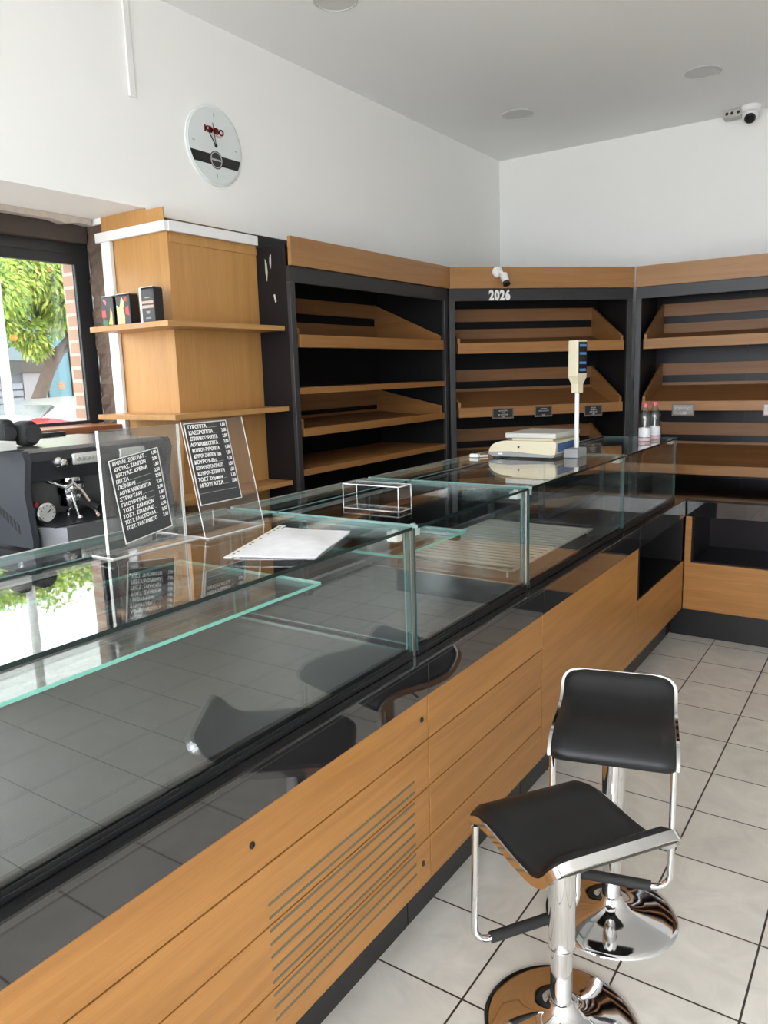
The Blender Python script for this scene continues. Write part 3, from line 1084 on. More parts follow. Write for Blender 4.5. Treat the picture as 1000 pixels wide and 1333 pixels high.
FS = frame((px_, py_, 0), (math.cos(R(-15)), math.sin(R(-15)), 0), (-math.sin(R(-15)), math.cos(R(-15)), 0))
m = MB(FS)
m.box(-0.018, 0.018, -0.022, 0.022, 1.545, 1.590, bev=0.003)
m.add([(-0.018, -0.022, 1.586), (0.018, -0.022, 1.586), (0.018, 0.022, 1.586), (-0.018, 0.022, 1.586), (-0.026, -0.038, 1.622), (0.026, -0.038, 1.622), (0.026, 0.038, 1.622), (-0.026, 0.038, 1.622)],
      [(0, 3, 2, 1), (4, 5, 6, 7), (0, 1, 5, 4), (1, 2, 6, 5), (2, 3, 7, 6), (3, 0, 4, 7)], 0, False)
m.box(-0.026, 0.026, -0.038, 0.038, 1.620, 1.784, bev=0.005)
hd = m.build('display_head', CREAM, s)
m = MB(FS)
m.box(0.0262, 0.0276, -0.030, 0.033, 1.634, 1.776)
m.build('display_screen', pm('display_black', (0.012, 0.014, 0.018), 0.15), hd)
m = MB(FS)
for z in (1.650, 1.682, 1.724, 1.760):
    m.box(0.0277, 0.0283, -0.024, 0.027, z - 0.006, z + 0.005)
m.build('display_print', pm('display_blue', (0.06, 0.20, 0.42), 0.4), hd)
# loose plug with its lead left of the scale
cb = thing('power_lead', 'short white lead with a clear plug lying left of the scale', 'cable', (-1.70, 3.30, ZT))
MB().tube([(-1.668, 3.345, ZT + 0.006), (-1.685, 3.335, ZT + 0.006), (-1.700, 3.320, ZT + 0.006)], 0.004, 8).build('lead', WHITEPL, cb)
MB().box(-1.745, -1.698, 3.296, 3.322, ZT + 0.001, ZT + 0.018, bev=0.004).build('plug', CLAMP, cb)

for (nm_, lab_, pts_, col_) in (
        ('sticker_scrap', 'pale green torn sticker scrap at the wood edge of the black shelving side', [(-2.588, 2.215), (-2.577, 2.190), (-2.574, 2.150), (-2.581, 2.110), (-2.588, 2.150)], (0.40, 0.47, 0.33)),
        ('sticker_scrap', 'curved pale sticker scrap high on the black shelving side', [(-2.552, 2.232), (-2.548, 2.228), (-2.549, 2.190), (-2.553, 2.165), (-2.560, 2.190), (-2.558, 2.215)], (0.45, 0.45, 0.42)),
        ('sticker_scrap', 'tiny white sticker scrap lower on the black shelving side', [(-2.545, 2.045), (-2.535, 2.047), (-2.528, 2.012), (-2.536, 2.008)], (0.60, 0.60, 0.57))):
    o_ = MB().prism(pts_, 'Y', 2.8448, 2.8458).build(nm_, pm('scrap_%.2f' % col_[0], col_, 0.6), None, 0, (pts_[0][0], 2.845, pts_[0][1]))
    tag(o_, lab_, 'sticker', 'torn stickers on the shelving side')
ar = thing('acrylic_riser', 'low clear acrylic riser standing on the rear of the middle glass top', 'riser', (-1.50, 2.13, ZT))
MB().pane(-1.60, -1.37, 2.09, 2.17, ZT + 0.040, ZT + 0.043).build('top_plate', [ACRYLIC, pm('riser_edge', (0.85, 0.86, 0.86), 0.15)], ar)
for x_ in (-1.60, -1.373):
    MB().pane(x_, x_ + 0.003, 2.09, 2.17, ZT + 0.0005, ZT + 0.0395).build('leg', [ACRYLIC, pm('riser_edge', (0.85, 0.86, 0.86))], ar)

# ------------------------------------------------------------------ water bottles
PET = thin_glass('bottle_plastic', (0.80, 0.82, 0.84), 1.9, 0.10)


def bottle(loc, label):
    b = thing('water_bottle', label, 'bottle', loc, 0, 'water bottles on the end case')
    pr = [(0.026, 0.0), (0.031, 0.004), (0.0315, 0.02), (0.0295, 0.03), (0.0315, 0.04), (0.0315, 0.075), (0.029, 0.085), (0.0315, 0.095), (0.029, 0.105), (0.0315, 0.115), (0.0315, 0.135), (0.027, 0.155), (0.016, 0.178), (0.013, 0.184), (0.013, 0.192)]
    MB().lathe(pr, loc, 28).build('body', PET, b)
    MB().lathe([(0.0325, 0.022), (0.0325, 0.072)], loc, 28).build('paper_label', pm('bottle_label', (0.80, 0.80, 0.84), 0.5, noise=0.1, nscale=60), b)
    MB().lathe([(0.0155, 0.1925), (0.016, 0.194), (0.016, 0.207), (0.013, 0.210)], loc, 20).build('cap', pm('pink_cap', (0.72, 0.10, 0.16), 0.4), b)
    MB().lathe([(0.0324, 0.001), (0.0326, 0.010), (0.0324, 0.018)], loc, 24).build('base_ring', pm('bottle_base_pink', (0.75, 0.55, 0.58), 0.3), b)
    return b


bottle((-1.206, 4.352, ZT + 0.0004), 'clear water bottle with a pink cap, left of the pair on the glass')
bottle((-1.190, 4.490, ZT + 0.0004), 'clear water bottle with a pink cap, right of the pair on the glass')

# ------------------------------------------------------------------ price cards on the bread trays
def price_card(o, ux, w, h, lines, label, face=None, tilt=0.12):
    ux = Vector(ux).normalized()
    out = ux.cross(Vector((0, 0, 1))).normalized()
    up = (Vector((0, 0, 1)) - out * tilt * 0).normalized()
    f_ = frame(o, ux, up)
    u = thing('price_card', label, 'price card', tuple(o), 0, 'price cards clipped to the trays')
    MB(f_).box(-0.004, w + 0.004, -0.004, h + 0.004, 0.0006, 0.0022, bev=0.0006).build('holder', pm('smoky_holder', (0.16, 0.13, 0.105), 0.2), u)
    MB(f_).box(0.004, w - 0.004, 0.006, h - 0.002, 0.0023, 0.0030).build('card', face or BLACKPL, u)
    t_ = MB(f_)
    n = len(lines)
    for i, l in enumerate(lines):
        sz = h * 0.72 / n
        tl, _ = text_mesh(l, sz, 'CENTER', 0.0002, 0.0)
        wid = max(0.001, 2 * max([v[0] for v in tl], default=0))
        t_.text(l, Matrix.Translation((w / 2, h * 0.92 - (i + 0.95) * h * 0.84 / n, 0.0033)), sz, depth=0.0002, align='CENTER', font_scale_x=min(1, w * 0.8 / wid))
    t_.build('lettering', pm('price_lettering', (0.62, 0.62, 0.60), 0.7), u, smooth=0)
    return u


def dpt(s_, z):
    return Vector((A.x, A.y, 0)) + dirx * s_ + nrm * 0.0004 + Vector((0, 0, z))


price_card(dpt(0.283, 1.352), dirx, 0.140, 0.062, ['ΚΟΥΛΟΥΡΙ', 'ΘΕΣ', 'ΜΕ ΣΟΥΣΑΜΙ', '0,70'], 'small black price card on the corner tray, first from the left')
price_card(dpt(0.578, 1.354), dirx, 0.117, 0.062, ['ΨΩΜΑΚΙ', 'ΠΟΛΥΣΠΟΡΟ', ' ', '0,60'], 'small black price card on the corner tray, just left of the scale pole')
price_card(dpt(0.932, 1.344), dirx, 0.124, 0.066, ['ΨΩΜΙ', 'ΟΛΙΚΗΣ', 'ΑΛΕΣΕΩΣ', '1,80'], 'small black price card on the corner tray, right of the scale pole')
shiny = pm('shiny_card', (0.30, 0.27, 0.26), 0.15, noise=0.4, nscale=40)
price_card(Vector((-1.286, YS - 0.0005, 1.334)), (1, 0, 0), 0.132, 0.070, ['ΧΩΡΙΑΤΙΚΟ', '1,50'], 'glossy price card on the right bread unit behind the bottles', face=shiny)
price_card(Vector((-0.742, YS - 0.0005, 1.334)), (1, 0, 0), 0.132, 0.070, ['ΚΑΡΒΕΛΙ', '1,30'], 'pale price card on the right bread unit, cut by the right picture edge', face=pm('pale_card', (0.55, 0.45, 0.42), 0.3))

# ------------------------------------------------------------------ tins on the top pillar shelf
tin_mat = []


def tin(x, y, w, d, h, label, base, accents):
    z = 1.8975
    u = thing('drink_tin', label, 'tin', (x, y, z), R(0), 'tins on the top pillar shelf')
    MB().box(x - w / 2, x + w / 2, y - d / 2, y + d / 2, z, z + h, bev=0.008, seg=3).build('body', base, u)
    MB().box(x - w / 2 + 0.004, x + w / 2 - 0.004, y - d / 2 + 0.004, y + d / 2 - 0.004, z + h + 0.0002, z + h + 0.004, bev=0.001).build('lid', pm('tin_lid', (0.55, 0.52, 0.45), 0.3, 0.8), u)
    for (nm, pts, mt) in accents:
        m = MB()
        m.prism([(x + a * w, z + b_ * h) for a, b_ in pts], 'Y', y - d / 2 - 0.0008, y - d / 2 - 0.0001)
        m.build(nm, mt, u)
    return u


TB = pm('tin_black', (0.012, 0.012, 0.012), 0.3)
YEL = pm('tin_yellow', (0.62, 0.50, 0.12), 0.4)
REDP = pm('tin_red', (0.50, 0.05, 0.04), 0.4)
GRN = pm('tin_green', (0.05, 0.16, 0.05), 0.4)
PINK = pm('tin_band', (0.52, 0.36, 0.28), 0.4)
SILV = pm('tin_silver', (0.60, 0.58, 0.58), 0.3, 0.6)
tin(-2.925, 2.215, 0.080, 0.055, 0.128, 'black tin with a yellow and red picture, leftmost on the top pillar shelf', TB,
    [('yellow_print', [(0.05, 0.08), (0.40, 0.06), (0.42, 0.45), (0.30, 0.62), (0.22, 0.30)], YEL), ('red_print', [(-0.46, 0.32), (-0.10, 0.32), (-0.10, 0.55), (-0.46, 0.55)], REDP), ('green_print', [(-0.4, 0.03), (0.02, 0.03), (0.02, 0.22), (-0.4, 0.22)], GRN), ('pink_print', [(-0.30, 0.88), (-0.05, 0.70), (0.0, 0.84), (-0.2, 0.93)], pm('tin_pink', (0.55, 0.14, 0.22), 0.4))])
tin(-2.820, 2.215, 0.092, 0.055, 0.130, 'black tin with a large pale yellow figure, middle of the three tins', TB,
    [('yellow_print', [(-0.42, 0.05), (0.12, 0.05), (0.14, 0.30), (0.06, 0.55), (0.16, 0.72), (-0.02, 0.92), (-0.20, 0.60), (-0.42, 0.66)], pm('tin_pale_yellow', (0.66, 0.60, 0.28), 0.4)), ('red_print', [(0.20, 0.36), (0.46, 0.30), (0.44, 0.62), (0.22, 0.58)], REDP), ('red_dot', [(0.1, 0.78), (0.36, 0.76), (0.34, 0.9), (0.14, 0.9)], REDP)])
tin(-2.662, 2.215, 0.088, 0.055, 0.145, 'taller black tin with pale pink bands, standing apart on the right', TB,
    [('silver_edge', [(-0.48, 0.0), (-0.34, 0.0), (-0.34, 1.0), (-0.48, 1.0)], SILV), ('band', [(-0.32, 0.55), (0.48, 0.55), (0.48, 0.62), (-0.32, 0.62)], PINK), ('band', [(-0.32, 0.42), (0.48, 0.42), (0.48, 0.50), (-0.32, 0.50)], PINK), ('crest', [(-0.02, 0.26), (0.18, 0.26), (0.22, 0.34), (-0.06, 0.34)], GREYPL), ('crest', [(-0.10, 0.12), (0.26, 0.12), (0.26, 0.16), (-0.10, 0.16)], GREYPL), ('crest', [(-0.08, 0.70), (0.24, 0.70), (0.24, 0.73), (-0.08, 0.73)], GREYPL)])

# ------------------------------------------------------------------ wall clock
ck = thing('wall_clock', 'round white wall clock with a black band on the left wall', 'clock', (XW + 0.001, 2.727, 2.721))
cy_, cz_ = 2.727, 2.721
MB().lathe([(0.176, 0.001), (0.176, 0.008), (0.172, 0.010)], (XW, cy_, cz_), 64, 'X').build('glass_rim', pm('clock_rim', (0.78, 0.82, 0.82), 0.1, coat=0.5), ck)
MB().lathe([(0.164, 0.0102), (0.164, 0.0125)], (XW, cy_, cz_), 64, 'X').build('dial', pm('clock_dial', (0.70, 0.745, 0.75), 0.25), ck)
fk = frame((XW + 0.0130, cy_, cz_), (0, 1, 0), (0, 0, 1))
m = MB(fk)
pts = []
for i in range(9):
    a = math.asin(-0.040 / 0.162) + (math.asin(-0.086 / 0.162) - math.asin(-0.040 / 0.162)) * i / 8
    pts.append((0.162 * math.cos(a), 0.162 * math.sin(a)))
poly = [(-x, y) for x, y in pts] + pts[::-1]
m.prism(poly, 'Z', -0.0003, 0.0004)
m.build('black_band', BLACKPL, ck)
m = MB(fk)
m.lathe([(0.040, 0.0005), (0.040, 0.0012)], (0, -0.062, 0), 32)
bdg = m.build('badge', pm('badge_dark', (0.03, 0.03, 0.03), 0.4), ck)
m = MB(fk)
m.tube([(0.034 * math.cos(a * math.pi / 16), -0.062 + 0.034 * math.sin(a * math.pi / 16), 0.0014) for a in range(32)], 0.0022, 6, closed=True)
m.box(-0.030, 0.030, -0.066, -0.058, 0.0013, 0.0018)
m.build('badge_ring', pm('badge_grey', (0.45, 0.45, 0.44), 0.5), bdg)
m = MB(fk)
for k, (a, l) in enumerate(((90, 0.018), (0, 0.014), (270, 0.018), (180, 0.014))):
    c, s_ = math.cos(R(a)), math.sin(R(a))
    m.tube([(c * 0.140, s_ * 0.140, 0.0012), (c * (0.140 - l), s_ * (0.140 - l), 0.0012)], 0.0018, 6)
m.build('hour_marks', GREYPL, ck)
m = MB(fk)
m.text('KIMBO', Matrix.Translation((-0.064, 0.052, 0.0008)), 0.037, depth=0.0008, font_scale_x=1.08, bold=0.0016)
m.text('KIMBO', Matrix.Translation((-0.0632, 0.0524, 0.0008)), 0.037, depth=0.0008, font_scale_x=1.08, bold=0.0016)
m.build('red_lettering', RED, ck, smooth=0)
m = MB(fk)
m.text('ESPRESSO', Matrix.Translation((-0.004, 0.040, 0.0006)), 0.011, depth=0.0004)
m.build('small_lettering', pm('pale_red_print', (0.60, 0.25, 0.27), 0.5), ck, smooth=0)
m = MB(fk)
m.tube([(0, 0, 0.003), (-0.044, 0.062, 0.003)], 0.0024, 6)
m.build('hour_hand', BLACKPL, ck)
m = MB(fk)
m.tube([(0.002, -0.01, 0.0052), (-0.014, 0.096, 0.0052)], 0.0017, 6)
m.build('minute_hand', BLACKPL, ck)
m = MB(fk)
m.lathe([(0.007, 0.0015), (0.007, 0.008)], (0, 0, 0), 16)
m.build('hand_hub', BLACKPL, ck)

# ------------------------------------------------------------------ ceiling: downlights, dome camera, junction box
LAB = ['round recessed ceiling light at the top edge, nearest the camera', 'round recessed ceiling light above the room corner', 'round recessed ceiling light on the right, near the dome camera']
for (x, y), lab in zip(((-2.175, 2.93), (-2.181, 4.819), (-1.076, 4.833)), LAB):
    u = thing('ceiling_light', lab, 'ceiling light', (x, y, ZC), 0, 'recessed ceiling lights')
    MB().lathe([(0.098, -0.0005), (0.098, -0.005), (0.090, -0.007), (0.088, -0.004)], (x, y, ZC), 48).build('trim_ring', pm('light_trim', (0.62, 0.62, 0.61), 0.4), u)
    MB().lathe([(0.0875, -0.0006), (0.0875, -0.0035)], (x, y, ZC), 48).build('diffuser', pm('light_diffuser', (0.74, 0.74, 0.73), 0.5), u)
dc = thing('dome_camera', 'white dome security camera where the ceiling meets the back wall', 'security camera', (-0.965, 5.640, ZC))
MB().lathe([(0.062, -0.0005), (0.062, -0.018), (0.056, -0.034), (0.050, -0.038)], (-0.965, 5.640, ZC), 32).build('base', WHITEPL, dc)
MB().sphere((-0.965, 5.640, ZC - 0.056), 0.048, 24, 14).build('ball', WHITEPL, dc)
d = Vector((0.12, -0.72, -0.62)).normalized()
c = Vector((-0.965, 5.640, ZC - 0.056))
MB().tube([c + d * 0.036, c + d * 0.0495], [0.034, 0.027], 20).build('lens', BLACKPL, dc)
jb = thing('junction_box', 'small grey junction box with dark knockouts beside the dome camera', 'junction box', (-1.065, 5.67, ZC))
MB().box(-1.125, -1.020, 5.635, 5.715, ZC - 0.044, ZC - 0.0005, bev=0.004).build('box', pm('box_grey', (0.48, 0.47, 0.44), 0.5), jb)
m = MB()
for x in (-1.102, -1.072, -1.035):
    m.lathe([(0.010, 0), (0.010, 0.001)], (x, 5.6338, ZC - 0.022), 14, 'Y')
m.build('knockouts', BLACKPL, jb)

# ------------------------------------------------------------------ back counter, espresso machine and items on it
bcn = thing('back_counter', 'dark low back counter along the window under the coffee machine', 'counter', (-2.75, 0.6, 0))
MB().box(-3.01, -2.16, -0.9, 2.12, 0.0, 1.085).build('carcass', BLACKLAM, bcn)
MB().box(-3.03, -2.14, -0.92, 2.13, 1.0855, 1.1250, bev=0.003).build('top', pm('grey_black_top', (0.03, 0.03, 0.032), 0.25), bcn)

em = thing('espresso_machine', 'black and steel espresso machine by the window behind the glass counter', 'coffee machine', (-2.62, 1.54, 1.011))
y0, y1 = 1.245, 1.835
xb, xf = -2.98, -2.44
MACH = pm('machine_black', (0.020, 0.022, 0.026), 0.38)
MACHS = pm('machine_side', (0.035, 0.04, 0.05), 0.5)
for ys in (y0, y1 - 0.022):
    poly = [(xb, 1.020), (xf - 0.005, 1.020), (xf, 1.045), (xf - 0.02, 1.20), (xf + 0.005, 1.30), (xf - 0.01, 1.335), (xb, 1.335)]
    sp = MB().prism(poly, 'Y', ys, ys + 0.022).build('side_panel', MACHS, em)
    if ys == y0:
        m = MB()
        for k in range(14):
            x = -2.78 + k * 0.020
            m.prism([(x, 1.215 - k * 0.011), (x + 0.012, 1.205 - k * 0.011), (x + 0.012, 1.235 - k * 0.011), (x, 1.245 - k * 0.011)], 'Y', ys - 0.0006, ys - 0.0001)
        m.build('vent_slots', VOID, sp)
MB().box(xb, xf - 0.03, y0 + 0.0225, y1 - 0.0225, 1.325, 1.338).build('top_tray', STEEL, em)
m = MB()
m.box(-2.95, -2.925, 1.30, 1.72, 1.3385, 1.356, bev=0.002)
for k in range(12):
    m.box(-2.9255, -2.923, 1.31 + k * 0.012, 1.315 + k * 0.012, 1.341, 1.354)
m.build('rear_grille', BLACKMETAL, em)
m = MB()
m.prism([(xf - 0.035, 1.232), (xf - 0.012, 1.232), (xf + 0.004, 1.30), (xf - 0.010, 1.3245), (xf - 0.035, 1.3245)], 'Y', y0 + 0.0225, y1 - 0.0225)
fp = m.build('front_panel', MACH, em)
m = MB()
m.lathe([(0.020, 0.0), (0.020, 0.012), (0.014, 0.020), (0.013, 0.034), (0.010, 0.036)], (xf - 0.001, 1.362, 1.288), 24, 'X')
m.build('steam_knob', CHROME, em)
m = MB()
m.box(xf - 0.004, xf + 0.010, 1.412, 1.520, 1.275, 1.313, bev=0.012, seg=4, soft=True)
bp = m.build('button_panel', pm('panel_silver', (0.66, 0.66, 0.63), 0.35, 0.3), em)
m = MB()
for k in range(5):
    m.lathe([(0.0075, 0), (0.0075, 0.003), (0.005, 0.004)], (xf + 0.010, 1.430 + k * 0.018, 1.294), 14, 'X')
m.build('buttons', pm('button_grey', (0.35, 0.35, 0.33), 0.4), bp)
m = MB()
m.box(xf - 0.006, xf + 0.008, 1.60, 1.71, 1.275, 1.313, bev=0.012, seg=4, soft=True)
m.build('button_panel', pm('panel_silver', (0.5, 0.5, 0.5)), em)
MB().box(xf - 0.245, xf - 0.225, y0 + 0.0225, y1 - 0.0225, 1.05, 1.325).build('backsplash', pm('backsplash_steel', (0.20, 0.20, 0.21), 0.3, 0.8), em)
# group heads with portafilters
for gy in (1.445, 1.66):
    gh = MB()
    gh.lathe([(0.045, 1.170), (0.048, 1.178), (0.048, 1.205), (0.036, 1.215), (0.036, 1.232)], (xf - 0.075, gy, 0), 28)
    gh.box(xf - 0.22, xf - 0.075, gy - 0.025, gy + 0.025, 1.200, 1.231, bev=0.004)
    g = gh.build('group_head', CHROME, em)
    pf = MB()
    pf.lathe([(0.036, 1.130), (0.041, 1.138), (0.041, 1.169)], (xf - 0.075, gy, 0), 24)
    pf.tube([(xf - 0.075, gy, 1.128), (xf - 0.075, gy - 0.018, 1.112), (xf - 0.075, gy - 0.018, 1.092)], 0.006, 8)
    pf.tube([(xf - 0.075, gy, 1.128), (xf - 0.075, gy + 0.018, 1.112), (xf - 0.075, gy + 0.018, 1.092)], 0.006, 8)
    p = pf.build('portafilter', CHROME, g)
    MB().tube([(xf - 0.036, gy, 1.150), (xf + 0.02, gy + 0.004, 1.142), (xf + 0.065, gy + 0.012, 1.128)], [0.009, 0.012, 0.014], 12).build('handle', BLACKPL, g)
# steam wands
m = MB()
m.tube([(xf - 0.03, 1.325, 1.232), (xf + 0.012, 1.335, 1.222), (xf + 0.022, 1.365, 1.205), (xf + 0.018, 1.395, 1.215), (xf + 0.01, 1.40, 1.226)], 0.0058, 10)
m.build('wand_arm', CHROME, em)
m = MB()
m.tube([(xf + 0.004, 1.402, 1.220), (xf + 0.018, 1.425, 1.19), (xf + 0.03, 1.468, 1.105)], 0.0062, 10)
m.tube([(xf + 0.03, 1.4675, 1.106), (xf + 0.032, 1.471, 1.096)], 0.009, 10)
m.build('steam_wand', pm('wand_copper_steel', (0.72, 0.62, 0.55), 0.15, 1.0), em)
m = MB()
m.tube([(xf - 0.02, 1.412, 1.18), (xf - 0.005, 1.420, 1.10), (xf - 0.004, 1.424, 1.099)], 0.005, 10)
m.lathe([(0.009, 1.0905), (0.011, 1.095), (0.008, 1.103)], (xf - 0.004, 1.424, 0), 14)
m.build('water_spout', CHROME, em)
m = MB()
m.lathe([(0.032, 0), (0.034, 0.004), (0.034, 0.014), (0.030, 0.016)], (xf - 0.045, 1.322, 1.125), 28, 'X')
ga = m.build('pressure_gauge', CHROME, em)
m = MB()
m.lathe([(0.0285, 0.0162), (0.0285, 0.0172)], (xf - 0.045, 1.322, 1.125), 28, 'X')
m.build('gauge_dial', pm('gauge_face', (0.42, 0.42, 0.41), 0.4), ga)
m = MB()
m.tube([(xf - 0.027, 1.322, 1.125), (xf - 0.027, 1.338, 1.138)], 0.0018, 6)
for k in range(9):
    a = R(-40 + k * 32.5)
    m.tube([(xf - 0.0275, 1.322 + 0.020 * math.cos(a), 1.125 + 0.020 * math.sin(a)), (xf - 0.0275, 1.322 + 0.025 * math.cos(a), 1.125 + 0.025 * math.sin(a))], 0.001, 5)
m.build('gauge_needle', BLACKPL, ga)
m = MB()
m.box(xf - 0.05, xf - 0.030, 1.284, 1.296, 1.148, 1.166, bev=0.004)
m.build('red_indicator', pm('indicator_red', (0.30, 0.03, 0.03), 0.4), em)
# drip tray
m = MB()
m.prism([(xf - 0.22, y0 + 0.024), (xf - 0.02, y0 + 0.024), (xf + 0.075, y0 + 0.075), (xf + 0.075, y1 - 0.075), (xf - 0.02, y1 - 0.024), (xf - 0.22, y1 - 0.024)], 'Z', 1.022, 1.085)
m.build('drip_tray', pm('tray_steel', (0.22, 0.22, 0.23), 0.4, 0.8), em)
m = MB()
for k in range(16):
    x = xf - 0.20 + k * 0.016
    m.box(x, x + 0.010, y0 + 0.05, y1 - 0.05, 1.0853, 1.089)
m.build('drip_grid', BLACKMETAL, em)
for (x, y) in ((xb + 0.04, y0 + 0.05), (xb + 0.04, y1 - 0.05), (xf - 0.05, y0 + 0.05), (xf - 0.05, y1 - 0.05)):
    MB().lathe([(0.018, 1.0110), (0.022, 1.014), (0.016, 1.0195)], (x, y, 0), 16).build('foot', BLACKPL, em)

# black speakers and white box on the machine
sp = thing('speaker', 'round black speaker on the coffee machine, nearer the window frame', 'speaker', (-2.62, 1.36, 1.3385))
MB().box(-2.665, -2.575, 1.336, 1.400, 1.3386, 1.424, bev=0.026, seg=4, soft=True).build('cabinet', pm('speaker_black', (0.012, 0.012, 0.013), 0.7), sp)
MB().lathe([(0.030, 0), (0.030, 0.003), (0.020, 0.002), (0.006, 0.005)], (-2.5748, 1.368, 1.381), 24, 'X').build('cone', pm('cone_grey', (0.03, 0.03, 0.033), 0.6), sp)
sp2 = thing('speaker', 'black speaker on the coffee machine, further left behind the white box', 'speaker', (-2.64, 1.275, 1.3385))
MB().box(-2.70, -2.61, 1.284, 1.333, 1.3386, 1.432, bev=0.020, seg=4, soft=True).build('cabinet', pm('speaker_black', (0.012, 0.012, 0.013), 0.7), sp2)
MB().lathe([(0.022, 0), (0.022, 0.003), (0.014, 0.002), (0.005, 0.004)], (-2.6098, 1.308, 1.386), 20, 'X').build('cone', pm('cone_grey', (0.03, 0.03, 0.033), 0.6), sp2)
wb = MB()
wb.box(-2.60, -2.50, 1.09, 1.262, 1.3386, 1.366, bev=0.002)
bpbox = tag(wb.build('box', pm('white_box', (0.70, 0.70, 0.68), 0.5, noise=0.1, nscale=25), None, 40, (-2.55, 1.18, 1.3386)), 'flat white box on the coffee machine at the left picture edge', 'box')
bl = thing('tap_lever', 'small chrome lever tap behind the glass case below the coffee machine', 'tap', (-2.33, 1.12, 1.011))
MB().lathe([(0.014, 1.011), (0.014, 1.035), (0.009, 1.04)], (-2.33, 1.14, 0), 16).build('stem', CHROME, bl)
MB().tube([(-2.33, 1.14, 1.035), (-2.31, 1.17, 1.045), (-2.29, 1.21, 1.048)], 0.007, 10).build('lever', CHROME, bl)

for ob_ in (em, sp, sp2, bpbox, bl):
    ob_.location = Vector(ob_.location) + Vector((0.14, 0.115, 0.115))

# ------------------------------------------------------------------ bar stools
def make_stool(loc, rotz, zs, label):
    """local frame: +Y is the side the knees go, seat height zs"""
    u = thing('bar_stool', label, 'bar stool', loc, rotz, 'chrome and black bar stools')
    W = 0.171
    # profile from back lip to front edge in (y, z)
    raw = [(-0.216, 0.080), (-0.202, 0.060), (-0.184, 0.036), (-0.160, 0.015), (-0.125, 0.003), (-0.07, 0.0), (-0.02, 0.002), (0.03, 0.006), (0.08, 0.008), (0.125, 0.002), (0.155, -0.014), (0.172, -0.038)]
    pts = []
    for i in range(len(raw) - 1):
        p0 = Vector(raw[max(i - 1, 0)]); p1 = Vector(raw[i]); p2 = Vector(raw[i + 1]); p3 = Vector(raw[min(i + 2, len(raw) - 1)])
        for k in range(3):
            t_ = k / 3
            pts.append(0.5 * ((2 * p1) + (p2 - p0) * t_ + (2 * p0 - 5 * p1 + 4 * p2 - p3) * t_ ** 2 + (-p0 + 3 * p1 - 3 * p2 + p3) * t_ ** 3))
    pts.append(Vector(raw[-1]))
    n = len(pts)
    cum = [0]
    for i in range(1, n):
        cum.append(cum[-1] + (pts[i] - pts[i - 1]).length)
    T = cum[-1]

    def nrm2(i):
        t_ = (pts[min(i + 1, n - 1)] - pts[max(i - 1, 0)]).normalized()
        return Vector((-t_.y, t_.x))

    rc = 0.045
    rf = 0.014

    def halfw(s_):
        dd, q_ = (s_, rc) if s_ < T - s_ else (T - s_, rf)
        if dd >= q_:
            return W
        return W - q_ + math.sqrt(max(0, q_ * q_ - (q_ - dd) ** 2))
    # pad
    m = MB()
    cols = 15
    topr, botr = [], []
    for i in range(n):
        nn = nrm2(i)
        hw = halfw(cum[i]) - 0.006
        rt, rb = [], []
        for j in range(cols):
            a = -1 + 2 * j / (cols - 1)
            x = hw * a
            ed = max(0.0, 1 - (1 - abs(a)) / 0.12)
            e2 = max(0.0, 1 - min(cum[i], T - cum[i]) / 0.022)
            th = 0.024 - 0.012 * ed * ed - 0.010 * e2 * e2
            p = pts[i] + nn * th
            q = pts[i] - nn * 0.010
            rt.append((x, p.x, zs + p.y))
            rb.append((x, q.x, zs + q.y))
        topr.append(rt)
        botr.append(rb)
    m.grid(topr)
    m.grid([r_[::-1] for r_ in botr])
    rim_ = lambda R_: list(R_[0]) + [r_[-1] for r_ in R_[1:]] + list(R_[-1])[-2::-1] + [r_[0] for r_ in R_[-2:0:-1]]
    m.grid([rim_(topr), rim_(botr)], closed=True)
    m.build('seat_pad', VINYL, u, smooth=60, keep=True)
    # chrome band round the pad: rectangular section following the outline
    out_, in_ = [], []
    loop = []
    nb = n - 1
    for i in range(nb - 1, -1, -1):
        loop.append((1, i))
    for i in range(nb):
        loop.append((-1, i))
    sect = []
    for (sg, i) in loop:
        hw = halfw(cum[i])
        nn = nrm2(i)
        sect.append((Vector((sg * hw, pts[i].x, zs + pts[i].y)), Vector((0, nn.x, nn.y))))
    k = len(sect)
    ring_a, ring_b, ring_c, ring_d = [], [], [], []
    for q in range(k):
        p, nn = sect[q]
        tn = (sect[min(q + 1, k - 1)][0] - sect[max(q - 1, 0)][0]).normalized()
        sd = tn.cross(nn).normalized()
        hi, lo_ = 0.004, -0.018
        w2 = 0.0045
        ring_a.append(p + nn * hi + sd * w2)
        ring_b.append(p + nn * lo_ + sd * w2)
        ring_c.append(p + nn * lo_ - sd * w2)
        ring_d.append(p + nn * hi - sd * w2)
    m = MB()
    m.grid([ring_a, ring_b, ring_c, ring_d, ring_a])
    for e_ in (0, k - 1):
        m.add([ring_a[e_], ring_b[e_], ring_c[e_], ring_d[e_]], [(0, 1, 2, 3)])
    m.build('chrome_band', CHROME, u, smooth=50, keep=True)
    # column with shroud
    m = MB()
    m.lathe([(0.033, 0.225), (0.034, 0.228), (0.034, zs - 0.035), (0.024, zs - 0.030)], (0, 0, 0), 32)
    m.build('column_shroud', CHROME, u, keep=True)
    m = MB()
    m.lathe([(0.0275, 0.055), (0.0275, 0.224)], (0, 0, 0), 28)
    m.lathe([(0.0345, 0.221), (0.0345, 0.2245)], (0, 0, 0), 28)
    m.build('gas_column', CHROME, u, keep=True)
    m = MB()
    m.box(-0.085, 0.085, -0.085, 0.085, zs - 0.029, zs - 0.017, bev=0.003)
    m.build('seat_plate', BLACKMETAL, u, keep=True)
    m = MB()
